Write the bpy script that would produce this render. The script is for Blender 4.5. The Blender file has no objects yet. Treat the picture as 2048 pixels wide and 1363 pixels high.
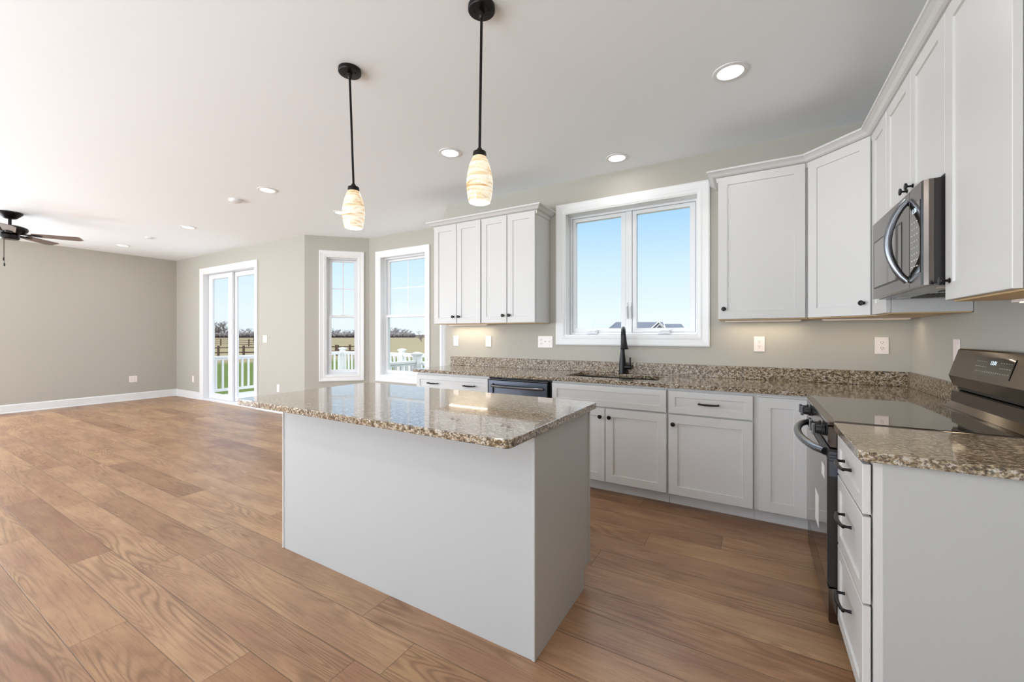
import bpy, bmesh, math, random
from mathutils import Vector, Matrix
random.seed(7)
C = bpy.context.scene.collection
PI = math.pi
rad = math.radians

# ------------------------------------------------------------------ camera
F_PX, YAW, HOR, CAM_H = 821.3, 30.495, 667.9, 1.2755
cam_d = bpy.data.cameras.new('camera')
cam_d.sensor_fit = 'HORIZONTAL'; cam_d.sensor_width = 36.0
cam_d.lens = F_PX / 2048 * 36.0
cam_d.shift_y = -(681.5 - HOR) / 2048
cam_d.clip_start = 0.05; cam_d.clip_end = 2000
cam = bpy.data.objects.new('camera', cam_d); C.objects.link(cam)
cam.location = (0, 0, CAM_H); cam.rotation_euler = (PI/2, 0, rad(YAW))
bpy.context.scene.camera = cam

# ------------------------------------------------------------------ world, sun, exposure
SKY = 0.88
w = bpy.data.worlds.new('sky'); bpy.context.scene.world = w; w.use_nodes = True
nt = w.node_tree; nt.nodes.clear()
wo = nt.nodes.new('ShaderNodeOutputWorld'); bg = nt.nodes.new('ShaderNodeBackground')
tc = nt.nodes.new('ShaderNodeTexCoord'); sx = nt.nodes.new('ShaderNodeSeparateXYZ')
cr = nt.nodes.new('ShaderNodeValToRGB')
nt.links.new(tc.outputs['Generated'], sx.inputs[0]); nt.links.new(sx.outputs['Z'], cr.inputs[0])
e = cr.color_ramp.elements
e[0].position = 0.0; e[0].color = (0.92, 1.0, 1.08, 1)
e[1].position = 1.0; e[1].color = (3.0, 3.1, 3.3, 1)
# pale blue low sky; unseen upper sky brightened to light the room
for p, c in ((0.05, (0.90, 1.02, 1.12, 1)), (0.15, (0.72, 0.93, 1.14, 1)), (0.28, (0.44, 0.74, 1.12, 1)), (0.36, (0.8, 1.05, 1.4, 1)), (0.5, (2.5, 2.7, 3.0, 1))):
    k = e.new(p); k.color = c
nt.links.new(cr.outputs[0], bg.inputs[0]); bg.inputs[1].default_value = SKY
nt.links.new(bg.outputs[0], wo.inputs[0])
sun_d = bpy.data.lights.new('sun', 'SUN'); sun_d.energy = 1.2; sun_d.angle = rad(0.6); sun_d.color = (1, 0.95, 0.87)
sun = bpy.data.objects.new('sun', sun_d); C.objects.link(sun)
sun.rotation_euler = (rad(42), 0, rad(-22))

def area_light(name, loc, rot, sx_, sy_, energy, color, parent=None, shape='RECTANGLE', spread=None):
    d = bpy.data.lights.new(name, 'AREA'); d.shape = shape; d.size = sx_; d.size_y = sy_
    d.energy = energy; d.color = color
    if spread: d.spread = spread
    o = bpy.data.objects.new(name, d); C.objects.link(o)
    o.location = loc; o.rotation_euler = rot
    if parent: o.parent = parent
    return o
# added fill lamps in unseen south and west openings; south ones aim at ceiling
FILL_COL = (0.885, 0.965, 1.065)
SOUTH_Y = -3.4
S_OPEN = [(-9.6, -7.2), (-6.4, -4.0), (-3.2, -0.8)]  # unseen openings added to let the fill light in
for a, b in S_OPEN:
    area_light('fill_light', ((a+b)/2, SOUTH_Y-0.05, 1.3), (rad(147), 0, 0), b-a-0.1, 2.1, 172, FILL_COL)
area_light('fill_light', (-10.42, -1.05, 1.3), (rad(96), 0, rad(-90)), 3.9, 2.1, 195, FILL_COL)
vs = bpy.context.scene.view_settings
bpy.context.scene.display_settings.display_device = 'sRGB'
vs.view_transform = 'Standard'; vs.look = 'None'; vs.gamma = 1.0; vs.use_curve_mapping = False
vs.exposure = 0.2
cy = bpy.context.scene.cycles
cy.use_denoising = True; cy.max_bounces = 9; cy.diffuse_bounces = 6; cy.glossy_bounces = 4
cy.transmission_bounces = 6; cy.transparent_max_bounces = 12; cy.sample_clamp_indirect = 6
cy.caustics_reflective = False; cy.caustics_refractive = False

# ------------------------------------------------------------------ materials
def s2l(c):
    return tuple(((v/255)/12.92 if v/255 <= 0.04045 else ((v/255+0.055)/1.055)**2.4) for v in c) + (1,)
def mat(name, rgb, rough=0.5, metal=0.0, coat=0.0, spec=0.5, emit=None, estr=0.0, bump=0.0, bscale=200.0, vary=0.0, vscale=3.0):
    m = bpy.data.materials.new(name); m.use_nodes = True
    n = m.node_tree; b = n.nodes['Principled BSDF']
    b.inputs['Base Color'].default_value = s2l(rgb); b.inputs['Roughness'].default_value = rough
    b.inputs['Metallic'].default_value = metal; b.inputs['Coat Weight'].default_value = coat
    b.inputs['Specular IOR Level'].default_value = spec
    if emit: b.inputs['Emission Color'].default_value = s2l(emit); b.inputs['Emission Strength'].default_value = estr
    t = n.nodes.new('ShaderNodeTexCoord')
    no = n.nodes.new('ShaderNodeTexNoise'); no.inputs['Scale'].default_value = bscale
    n.links.new(t.outputs['Object'], no.inputs[0])
    if bump:
        bu = n.nodes.new('ShaderNodeBump'); bu.inputs['Strength'].default_value = bump; bu.inputs['Distance'].default_value = 0.001
        n.links.new(no.outputs[0], bu.inputs['Height']); n.links.new(bu.outputs[0], b.inputs['Normal'])
    # faint unevenness of the paint or metal
    nv = n.nodes.new('ShaderNodeTexNoise'); nv.inputs['Scale'].default_value = vscale
    n.links.new(t.outputs['Object'], nv.inputs[0])
    mx = n.nodes.new('ShaderNodeMix'); mx.data_type = 'RGBA'
    c = s2l(rgb); k = 1 - max(vary, 0.015)
    mx.inputs['A'].default_value = c; mx.inputs['B'].default_value = (c[0]*k, c[1]*k, c[2]*k, 1)
    n.links.new(nv.outputs[0], mx.inputs['Factor']); n.links.new(mx.outputs['Result'], b.inputs['Base Color'])
    return m
M = {}
M['wall'] = mat('greige_wall_paint', (181, 177, 167), 0.85, bump=0.15, bscale=350)
M['ceiling'] = mat('white_ceiling_paint', (246, 250, 253), 0.9, bump=0.1, bscale=300)
M['trim'] = mat('white_trim_paint', (232, 232, 232), 0.35)
M['cab'] = mat('white_cabinet_paint', (207, 206, 204), 0.38)
M['island'] = mat('shaded_white_panel', (180, 181, 180), 0.42)  # cabinet white made greyer; backlit shade is put into the colour
M['vinyl'] = mat('white_vinyl_frame', (228, 229, 231), 0.3)
M['deckwhite'] = mat('white_vinyl_railing', (225, 225, 225), 0.4)
M['bronze'] = mat('oil_rubbed_bronze', (30, 26, 26), 0.35, metal=0.6)
M['black'] = mat('matte_black_metal', (20, 20, 23), 0.38, metal=0.3)
M['plate'] = mat('almond_white_plate', (240, 230, 226), 0.35)
M['slot'] = mat('dark_slot', (45, 40, 38), 0.6)
M['maple'] = mat('maple_cabinet_underside', (214, 182, 134), 0.45, vary=0.2, vscale=9)
M['blackss'] = mat('black_stainless_steel', (112, 104, 99), 0.17, metal=1.0)
M['blackss2'] = mat('dark_blue_black_stainless', (100, 106, 118), 0.28, metal=0.9)
M['gloss'] = mat('black_glass', (62, 55, 49), 0.05, metal=0.55, coat=0.6)
M['ovenglass'] = mat('dark_oven_door_glass', (116, 104, 98), 0.06, metal=0.85)
M['blackplastic'] = mat('black_plastic', (24, 23, 24), 0.4)
M['darkcase'] = mat('black_appliance_case', (38, 34, 33), 0.35)
M['handle'] = mat('brushed_dark_steel_handle', (132, 136, 142), 0.25, metal=1.0)
M['sink'] = mat('dark_composite_sink', (20, 19, 18), 0.4)
M['lens'] = mat('lit_downlight_lens', (255, 255, 255), 0.5, emit=(255, 252, 246), estr=2.2)
M['led'] = mat('lit_warm_led', (255, 240, 210), 0.5, emit=(255, 232, 190), estr=4.0)
M['softled'] = mat('lit_warm_diffuser', (255, 235, 200), 0.5, emit=(255, 226, 170), estr=0.5)
M['digit'] = mat('glowing_display_digits', (200, 220, 230), 0.5, emit=(220, 235, 240), estr=0.55)
M['icon'] = mat('pale_printed_key_legend', (150, 145, 140), 0.5)
M['sticker'] = mat('white_paper_sticker', (235, 235, 232), 0.6)
M['roof'] = mat('grey_asphalt_shingle', (96, 102, 114), 0.9, vary=0.3, vscale=1.5)
M['siding'] = mat('grey_siding', (150, 156, 166), 0.8)
M['fence'] = mat('weathered_fence_wood', (98, 78, 62), 0.9, vary=0.3, vscale=2)
M['bark'] = mat('grey_brown_bark', (124, 114, 108), 0.95, vary=0.3, vscale=2)
M['deckfloor'] = mat('pale_deck_boards', (205, 205, 203), 0.6)
M['blade'] = mat('weathered_wood_fan_blade', (128, 112, 104), 0.55, vary=0.35, vscale=14)
M['chain'] = mat('bronze_pull_chain', (60, 52, 46), 0.4, metal=0.8)

def glass_mat():
    m = bpy.data.materials.new('clear_window_glass'); m.use_nodes = True; n = m.node_tree; n.nodes.clear()
    o = n.nodes.new('ShaderNodeOutputMaterial'); t = n.nodes.new('ShaderNodeBsdfTransparent'); g = n.nodes.new('ShaderNodeBsdfGlossy')
    g.inputs['Roughness'].default_value = 0.02; t.inputs[0].default_value = (0.97, 0.98, 0.98, 1)
    f = n.nodes.new('ShaderNodeFresnel'); f.inputs[0].default_value = 1.12; x = n.nodes.new('ShaderNodeMixShader')
    ge = n.nodes.new('ShaderNodeNewGeometry'); iv = n.nodes.new('ShaderNodeMath'); iv.operation = 'SUBTRACT'; iv.inputs[0].default_value = 1.0
    mu = n.nodes.new('ShaderNodeMath'); mu.operation = 'MULTIPLY'; n.links.new(ge.outputs['Backfacing'], iv.inputs[1]); n.links.new(iv.outputs[0], mu.inputs[0]); n.links.new(f.outputs[0], mu.inputs[1])
    n.links.new(mu.outputs[0], x.inputs[0]); n.links.new(t.outputs[0], x.inputs[1]); n.links.new(g.outputs[0], x.inputs[2])
    n.links.new(x.outputs[0], o.inputs[0]); return m
M['glass'] = glass_mat()

class NT:
    """small helper for building node chains"""
    def __init__(s, name):
        s.m = bpy.data.materials.new(name); s.m.use_nodes = True; s.t = s.m.node_tree; s.b = s.t.nodes['Principled BSDF']
    def n(s, ty, **kw):
        x = s.t.nodes.new(ty)
        for k, v in kw.items():
            if k.startswith('_'): setattr(x, k[1:], v)
        return x
    def link(s, a, b): s.t.links.new(a, b)
    def put(s, v, sock):
        if hasattr(v, 'links') or hasattr(v, 'is_linked'): s.t.links.new(v, sock)
        else: sock.default_value = v
    def math(s, op, a, b=None, c=None, clamp=False):
        x = s.t.nodes.new('ShaderNodeMath'); x.operation = op; x.use_clamp = clamp
        s.put(a, x.inputs[0])
        if b is not None: s.put(b, x.inputs[1])
        if c is not None: s.put(c, x.inputs[2])
        return x.outputs[0]
    def comb(s, x, y, z):
        n = s.t.nodes.new('ShaderNodeCombineXYZ'); s.put(x, n.inputs[0]); s.put(y, n.inputs[1]); s.put(z, n.inputs[2]); return n.outputs[0]
    def noise(s, vec, scale, detail=4, rough=0.55, dist=0.0, dim='3D', w=None):
        n = s.t.nodes.new('ShaderNodeTexNoise'); n.noise_dimensions = dim
        if vec is not None: s.t.links.new(vec, n.inputs['Vector'])
        n.inputs['Scale'].default_value = scale; n.inputs['Detail'].default_value = detail
        n.inputs['Roughness'].default_value = rough; n.inputs['Distortion'].default_value = dist
        return n.outputs[0]
    def ramp(s, v, stops, interp='LINEAR'):
        n = s.t.nodes.new('ShaderNodeValToRGB'); s.t.links.new(v, n.inputs[0]); n.color_ramp.interpolation = interp
        el = n.color_ramp.elements; el[0].position, el[0].color = stops[0]; el[1].position, el[1].color = stops[-1]
        for p, c in stops[1:-1]:
            k = el.new(p); k.color = c
        return n.outputs[0]
    def mix(s, f, a, b, mode='MIX'):
        n = s.t.nodes.new('ShaderNodeMix'); n.data_type = 'RGBA'; n.blend_type = mode
        s.put(f, n.inputs['Factor']); s.put(a, n.inputs['A']); s.put(b, n.inputs['B']); return n.outputs['Result']
    def sep(s, vec):
        n = s.t.nodes.new('ShaderNodeSeparateXYZ'); s.t.links.new(vec, n.inputs[0]); return n.outputs
    def bump(s, h, strength, dist):
        n = s.t.nodes.new('ShaderNodeBump'); n.inputs['Strength'].default_value = strength; n.inputs['Distance'].default_value = dist
        s.t.links.new(h, n.inputs['Height']); s.t.links.new(n.outputs[0], s.b.inputs['Normal'])

def floor_mat():
    k = NT('wood_plank_floor')
    tc = k.n('ShaderNodeTexCoord'); P = k.sep(tc.outputs['Object'])
    PW, PL = 0.1835, 1.52
    v = k.math('DIVIDE', k.math('SUBTRACT', P[1], 0.523), PW); row = k.math('FLOOR', v); fv = k.math('SUBTRACT', v, row)
    wn = k.n('ShaderNodeTexWhiteNoise', _noise_dimensions='1D'); k.link(row, wn.inputs['W'])
    u = k.math('ADD', k.math('DIVIDE', P[0], PL), wn.outputs['Value']); col = k.math('FLOOR', u); fu = k.math('SUBTRACT', u, col)
    idn = k.n('ShaderNodeTexWhiteNoise', _noise_dimensions='2D'); k.link(k.comb(row, col, 0.0), idn.inputs['Vector'])
    rnd = idn.outputs['Value']; rc = k.sep(idn.outputs['Color'])
    # distance to plank edges in metres
    dv = k.math('MULTIPLY', k.math('MINIMUM', fv, k.math('SUBTRACT', 1.0, fv)), PW)
    du = k.math('MULTIPLY', k.math('MINIMUM', fu, k.math('SUBTRACT', 1.0, fu)), PL)
    d = k.math('MINIMUM', du, dv)
    seam = k.math('SUBTRACT', 1.0, k.math('DIVIDE', d, 0.0026), clamp=True)
    # grain: wandering growth rings stretched along the plank
    off = k.math('MULTIPLY', rnd, 37.0)
    g = k.comb(k.math('ADD', k.math('MULTIPLY', P[0], 0.75), off), k.math('MULTIPLY', P[1], 8.5), off)
    field = k.noise(g, 0.9, 1.5, 0.4, 0.5)
    rings = k.math('SINE', k.math('MULTIPLY', field, 120.0))
    rings = k.math('POWER', k.math('MULTIPLY_ADD', rings, 0.5, 0.5), 2.0)
    fine = k.noise(k.comb(k.math('MULTIPLY', P[0], 6.0), k.math('MULTIPLY', P[1], 160.0), off), 1.0, 3, 0.6)
    broad = k.noise(k.comb(k.math('ADD', k.math('MULTIPLY', P[0], 1.6), off), k.math('MULTIPLY', P[1], 5.5), 3.0), 1.5, 4, 0.55, 0.3)
    ringarea = k.noise(k.comb(k.math('ADD', k.math('MULTIPLY', P[0], 0.8), off), k.math('MULTIPLY', P[1], 3.0), 9.0), 1.3, 2, 0.5)
    ringmask = k.ramp(ringarea, [(0.42, (0, 0, 0, 1)), (0.62, (1, 1, 1, 1))])
    tone = k.ramp(rnd, [(0.0, s2l((148, 107, 78))), (0.25, s2l((178, 143, 110))), (0.5, s2l((126, 88, 63))), (0.75, s2l((182, 144, 104))), (1.0, s2l((156, 120, 95)))])
    rosy = k.mix(k.ramp(broad, [(0.35, (0, 0, 0, 1)), (0.65, (1, 1, 1, 1))]), s2l((130, 88, 66)), s2l((180, 145, 106)))
    base = k.mix(0.42, tone, rosy)
    base = k.mix(k.math('MULTIPLY', k.math('MULTIPLY', rings, ringmask), 0.5), base, s2l((92, 60, 38)))
    base = k.mix(k.math('MULTIPLY', k.ramp(fine, [(0.5, (0, 0, 0, 1)), (0.75, (1, 1, 1, 1))]), 0.5), base, s2l((100, 68, 46)))
    # knots
    vo = k.n('ShaderNodeTexVoronoi', _feature='F1'); vo.inputs['Scale'].default_value = 1.0
    kv = k.comb(k.math('ADD', k.math('MULTIPLY', P[0], 2.2), k.math('MULTIPLY', rnd, 11.0)), k.math('MULTIPLY', P[1], 5.45), rc[1])
    k.link(kv, vo.inputs['Vector'])
    kd = vo.outputs['Distance']
    kn = k.ramp(kd, [(0.0, (1, 1, 1, 1)), (0.045, (0.9, 0.9, 0.9, 1)), (0.075, (0.2, 0.2, 0.2, 1)), (0.12, (0, 0, 0, 1))])
    pick = k.math('GREATER_THAN', rc[2], 0.45)
    base = k.mix(k.math('MULTIPLY', k.math('MULTIPLY', kn, pick), 0.6), base, s2l((92, 58, 38)))
    base = k.mix(k.math('MULTIPLY', seam, 0.8), base, s2l((60, 42, 30)))
    k.link(base, k.b.inputs['Base Color'])
    k.b.inputs['Specular IOR Level'].default_value = 0.5
    ro = k.math('MULTIPLY_ADD', fine, 0.14, 0.30); k.link(ro, k.b.inputs['Roughness'])
    hgt = k.math('ADD', k.math('MULTIPLY', seam, -1.0), k.math('MULTIPLY', fine, 0.25))
    hgt = k.math('ADD', hgt, k.math('MULTIPLY', k.math('MULTIPLY', rings, ringmask), 0.12))
    k.bump(hgt, 0.35, 0.0012)
    return k.m
M['floor'] = floor_mat()

def granite_mat(name='speckled_beige_granite', coat=0.6, rough=0.12):
    k = NT(name); tc = k.n('ShaderNodeTexCoord'); V = tc.outputs['Object']
    mp = k.n('ShaderNodeMapping'); mp.inputs['Scale'].default_value = (0.75, 1.25, 1.0); mp.inputs['Rotation'].default_value = (0.3, 0.4, 0.5)
    k.link(V, mp.inputs[0]); V2 = mp.outputs[0]
    a = k.noise(V2, 75, 5, 0.62, 0.6); b = k.noise(V2, 130, 4, 0.6, 0.4); c = k.noise(V2, 9, 3, 0.55)
    col = k.ramp(a, [(0.30, s2l((70, 54, 38))), (0.42, s2l((116, 96, 70))), (0.50, s2l((156, 138, 110))), (0.6, s2l((206, 198, 186))), (0.72, s2l((112, 102, 94)))])
    dark = k.ramp(b, [(0.43, (1, 1, 1, 1)), (0.50, (0, 0, 0, 1))])
    dk2 = k.ramp(a, [(0.39, (1, 1, 1, 1)), (0.44, (0, 0, 0, 1))])
    col = k.mix(k.math('MULTIPLY', dark, 0.85), col, s2l((58, 45, 34)))
    col = k.mix(k.math('MULTIPLY', dk2, 0.85), col, s2l((34, 28, 25)))
    col = k.mix(k.math('MULTIPLY', k.ramp(c, [(0.4, (0, 0, 0, 1)), (0.65, (1, 1, 1, 1))]), 0.25), col, s2l((132, 110, 84)))
    k.link(col, k.b.inputs['Base Color']); k.b.inputs['Roughness'].default_value = rough
    k.b.inputs['IOR'].default_value = 1.6; k.b.inputs['Coat Weight'].default_value = coat; k.b.inputs['Coat Roughness'].default_value = 0.03; k.b.inputs['Coat IOR'].default_value = 1.65
    return k.m
M['granite'] = granite_mat()
M['splash'] = granite_mat('honed_beige_granite', 0.0, 0.3); M['splash'].node_tree.nodes['Principled BSDF'].inputs['Specular IOR Level'].default_value = 0.25

def ground_mat():
    k = NT('grass_and_field'); tc = k.n('ShaderNodeTexCoord'); P = k.sep(tc.outputs['Object'])
    # lawn around the house, dry field further out, ploughed strip at the far side
    d = k.math('SQRT', k.math('ADD', k.math('MULTIPLY', P[0], P[0]), k.math('MULTIPLY', P[1], P[1])))
    wob = k.noise(tc.outputs['Object'], 0.06, 3); d2 = k.math('ADD', d, k.math('MULTIPLY', wob, 10.0))
    g = k.noise(tc.outputs['Object'], 2.2, 6, 0.7); g2 = k.noise(tc.outputs['Object'], 0.12, 5, 0.6)
    lawn = k.mix(g, s2l((52, 68, 30)), s2l((98, 112, 52)))
    dry = k.mix(g2, s2l((112, 104, 80)), s2l((146, 134, 104)))
    dry = k.mix(k.math('MULTIPLY', g, 0.3), dry, s2l((82, 74, 58)))
    far = s2l((88, 74, 62))
    m1 = k.ramp(k.math('DIVIDE', d2, 100.0), [(0.40, (0, 0, 0, 1)), (0.45, (1, 1, 1, 1))])
    m2 = k.ramp(k.math('DIVIDE', d2, 400.0), [(0.66, (0, 0, 0, 1)), (0.70, (1, 1, 1, 1))])
    c = k.mix(m1, lawn, dry); c = k.mix(m2, c, far)
    k.link(c, k.b.inputs['Base Color']); k.b.inputs['Roughness'].default_value = 1.0; k.b.inputs['Specular IOR Level'].default_value = 0.1
    return k.m
M['ground'] = ground_mat()

def shade_mat():
    k = NT('lit_marbled_art_glass'); tc = k.n('ShaderNodeTexCoord')
    mp = k.n('ShaderNodeMapping'); mp.vector_type = 'POINT'; mp.inputs['Rotation'].default_value = (0.35, -0.55, 0.5); mp.inputs['Scale'].default_value = (5, 5, 30)
    k.link(tc.outputs['Object'], mp.inputs[0])
    a = k.noise(mp.outputs[0], 1.0, 3, 0.5, 1.6)
    col = k.ramp(a, [(0.33, s2l((214, 164, 108))), (0.42, s2l((246, 216, 172))), (0.50, s2l((255, 238, 208))), (0.60, s2l((255, 250, 235))), (0.70, s2l((244, 212, 168)))])
    vein = k.ramp(k.math('ABSOLUTE', k.math('SUBTRACT', a, 0.47)), [(0.0, (1, 1, 1, 1)), (0.008, (0, 0, 0, 1))])
    col = k.mix(k.math('MULTIPLY', vein, 0.45), col, s2l((110, 66, 34)))
    k.link(k.mix(0.65, col, (0.02, 0.015, 0.01, 1)), k.b.inputs['Base Color']); k.link(col, k.b.inputs['Emission Color']); k.b.inputs['Emission Strength'].default_value = 0.66
    k.b.inputs['Roughness'].default_value = 0.15
    return k.m
M['shade'] = shade_mat()

# ------------------------------------------------------------------ mesh helpers
def nb(): return bmesh.new()
def box(bm, x0, x1, y0, y1, z0, z1, bev=0.0):
    vs_ = [bm.verts.new((x, y, z)) for x in (x0, x1) for y in (y0, y1) for z in (z0, z1)]
    fs = [(0, 1, 3, 2), (4, 6, 7, 5), (0, 4, 5, 1), (2, 3, 7, 6), (0, 2, 6, 4), (1, 5, 7, 3)]
    faces = [bm.faces.new([vs_[i] for i in f]) for f in fs]
    if bev:
        ed = list({e_ for f in faces for e_ in f.edges})
        bmesh.ops.bevel(bm, geom=ed, offset=bev, segments=2, affect='EDGES', profile=0.5)
    return bm
def prism(bm, pts, z0, z1, axis='z', bev=0.0):
    """extrude a polygon; axis z: pts=(x,y); axis x: pts=(y,z) from x=z0..z1; axis y: pts=(x,z)"""
    def co(p, h):
        if axis == 'z': return (p[0], p[1], h)
        if axis == 'x': return (h, p[0], p[1])
        return (p[0], h, p[1])
    a = [bm.verts.new(co(p, z0)) for p in pts]; b = [bm.verts.new(co(p, z1)) for p in pts]
    fs = [bm.faces.new(a), bm.faces.new(list(reversed(b)))]
    for i in range(len(pts)):
        j = (i+1) % len(pts); fs.append(bm.faces.new((a[i], b[i], b[j], a[j])))
    bmesh.ops.recalc_face_normals(bm, faces=fs)
    if bev:
        ed = list({e_ for f in fs for e_ in f.edges})
        bmesh.ops.bevel(bm, geom=ed, offset=bev, segments=3, affect='EDGES', profile=0.5)
    return bm
def lathe(bm, prof, c=(0, 0, 0), axis='z', n=24, cap=True):
    """prof: list of (r, h) revolved around axis through c"""
    rings = []
    for r, h in prof:
        ring = []
        for i in range(n):
            t = 2*PI*i/n; a, b = r*math.cos(t), r*math.sin(t)
            p = (a, b, h) if axis == 'z' else ((a, h, b) if axis == 'y' else (h, a, b))
            ring.append(bm.verts.new((c[0]+p[0], c[1]+p[1], c[2]+p[2])))
        rings.append(ring)
    fs = []
    for k in range(len(rings)-1):
        for i in range(n):
            j = (i+1) % n; fs.append(bm.faces.new((rings[k][i], rings[k][j], rings[k+1][j], rings[k+1][i])))
    if cap:
        fs.append(bm.faces.new(rings[0])); fs.append(bm.faces.new(rings[-1]))
    bmesh.ops.recalc_face_normals(bm, faces=fs)
    return bm
def tube(bm, path, r, n=10, rx=None):
    """tube along path; r a number or per-point list; rx squashes sideways"""
    P = [Vector(p) for p in path]; rings = []
    up = Vector((0, 0, 1))
    prev = None
    for i, p in enumerate(P):
        t = (P[min(i+1, len(P)-1)] - P[max(i-1, 0)]).normalized()
        if prev is None:
            ref = up if abs(t.dot(up)) < 0.95 else Vector((0, 1, 0))
            a = t.cross(ref).normalized()
        else:
            a = (prev - t*prev.dot(t)).normalized()
        b = t.cross(a); prev = a
        rr = r[i] if isinstance(r, (list, tuple)) else r
        ring = [bm.verts.new(p + a*rr*math.cos(2*PI*k/n) + b*(rx or 1.0)*rr*math.sin(2*PI*k/n)) for k in range(n)]
        rings.append(ring)
    fs = []
    for k in range(len(rings)-1):
        for i in range(n):
            j = (i+1) % n; fs.append(bm.faces.new((rings[k][i], rings[k][j], rings[k+1][j], rings[k+1][i])))
    fs.append(bm.faces.new(rings[0])); fs.append(bm.faces.new(rings[-1]))
    bmesh.ops.recalc_face_normals(bm, faces=fs)
    return bm
def obj(name, bm, m, parent=None, smooth=False, loc=None, rot=None):
    me = bpy.data.meshes.new(name); bmesh.ops.recalc_face_normals(bm, faces=bm.faces[:]); bm.to_mesh(me); bm.free()
    if smooth:
        for p in me.polygons: p.use_smooth = True
        me.set_sharp_from_angle(angle=rad(40))
    me.materials.append(M[m] if isinstance(m, str) else m)
    o = bpy.data.objects.new(name, me); C.objects.link(o)
    if parent: o.parent = parent
    if loc: o.location = loc
    if rot: o.rotation_euler = rot
    return o
def tag(o, label=None, cat=None, group=None, kind=None):
    if label: o['label'] = label
    if cat: o['category'] = cat
    if group: o['group'] = group
    if kind: o['kind'] = kind
    return o
def thing(name, label, cat, loc=(0, 0, 0), rotz=0, group=None, kind=None):
    o = bpy.data.objects.new(name, None); C.objects.link(o); o.empty_display_size = 0.1
    o.location = loc; o.rotation_euler = (0, 0, rotz)
    return tag(o, label, cat, group, kind)
def struct(name, bm, m, label=None, cat=None):
    return tag(obj(name, bm, m), label, cat, kind='structure')
def copy_tree(o, loc=None, label=None, rot=None):
    c = o.copy(); C.objects.link(c)
    if loc: c.location = loc
    if rot is not None: c.rotation_euler = rot
    if label: c['label'] = label
    def rec(a, b):
        for ch in list(a.children):
            d = ch.copy(); C.objects.link(d); d.parent = b; rec(ch, d)
    rec(o, c); return c
def text_mesh(name, s, size, m, parent, loc, rot, extrude=0.0004):
    cu = bpy.data.curves.new(name, 'FONT'); cu.body = s; cu.size = size; cu.extrude = extrude; cu.align_x = 'CENTER'; cu.align_y = 'CENTER'
    t = bpy.data.objects.new(name, cu); C.objects.link(t)
    dg = bpy.context.evaluated_depsgraph_get(); me = bpy.data.meshes.new_from_object(t.evaluated_get(dg))
    bpy.data.objects.remove(t); bpy.data.curves.remove(cu)
    me.materials.clear(); me.materials.append(M[m])
    o = bpy.data.objects.new(name, me); C.objects.link(o); o.parent = parent; o.location = loc; o.rotation_euler = rot
    return o

# ------------------------------------------------------------------ room shell
H = 2.80; YN = 3.82; XE = 0.933; XW = -10.35; TH = 0.18
BA, BB, BC, BD = (-5.95, 3.82), (-5.285, 4.485), (-3.81, 4.485), (-3.145, 3.82)
plan = [(XW, SOUTH_Y), (XE, SOUTH_Y), (XE, YN), BD, BC, BB, BA, (XW, YN)]
fp = [(XW-TH, SOUTH_Y-TH), (XE+TH, SOUTH_Y-TH), (XE+TH, YN+TH), (BD[0]+0.02, YN+TH), (BC[0]+0.075, BC[1]+TH), (BB[0]-0.075, BB[1]+TH), (BA[0]-0.02, YN+TH), (XW-TH, YN+TH)]
struct('floor', prism(nb(), fp, -0.2, 0.0), 'floor', 'wide plank wood floor with knots, boards running toward the left wall', 'floor')
struct('ceiling', prism(nb(), fp, H, H+0.2), 'ceiling', 'smooth white ceiling', 'ceiling')

def wall(name, p0, p1, openings, label, z1=H, ext0=0, ext1=0):
    """wall whose room side runs p0->p1 (room to the right of travel is -y local); openings (s0,s1,z0,z1)"""
    L = math.hypot(p1[0]-p0[0], p1[1]-p0[1]); ang = math.atan2(p1[1]-p0[1], p1[0]-p0[0])
    xs = sorted({-ext0, L+ext1} | {v for o in openings for v in o[:2]}); zs = sorted({0.0, z1} | {v for o in openings for v in o[2:]})
    bm = nb()
    for i in range(len(xs)-1):
        for j in range(len(zs)-1):
            cx, cz = (xs[i]+xs[i+1])/2, (zs[j]+zs[j+1])/2
            if any(o[0] < cx < o[1] and o[2] < cz < o[3] for o in openings): continue
            box(bm, xs[i], xs[i+1], 0, TH, zs[j], zs[j+1])
    bmesh.ops.remove_doubles(bm, verts=bm.verts[:], dist=1e-5)
    seen = {}
    for f in bm.faces[:]:
        key = tuple(sorted(v.index for v in f.verts)) if False else tuple(sorted((round(v.co.x, 4), round(v.co.y, 4), round(v.co.z, 4)) for v in f.verts))
        seen.setdefault(key, []).append(f)
    dele = [f for fs in seen.values() if len(fs) > 1 for f in fs]
    bmesh.ops.delete(bm, geom=dele, context='FACES_ONLY')
    o = struct(name, bm, 'wall', label, 'wall'); o.location = (p0[0], p0[1], 0); o.rotation_euler = (0, 0, ang)
    return o
KW = (-1.633, -0.410, 1.262, 2.480)      # kitchen window opening x0,x1,z0,z1
DW_ = (-9.204, -7.355, 0.0, 2.443)       # sliding door opening
wall('wall_north', BD, (XE, YN), [(KW[0]-BD[0], KW[1]-BD[0], KW[2], KW[3])], 'greige wall behind the sink counter with one wide window', ext1=TH)
wall('wall_north_lounge', (XW, YN), BA, [(DW_[0]-XW, DW_[1]-XW, DW_[2], DW_[3])], 'greige wall with the sliding patio door')
BL = math.hypot(BB[0]-BA[0], BB[1]-BA[1])
BO = (0.30, 0.775, 0.635, 2.485)
wall('wall_bay_left', BA, BB, [BO], 'angled greige wall left of the bay corner with a narrow window')
NO = (-5.031-BB[0], -4.098-BB[0], 0.635, 2.475)
wall('wall_bay_north', BB, BC, [NO], 'greige rear wall of the bay with a tall window')
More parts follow.
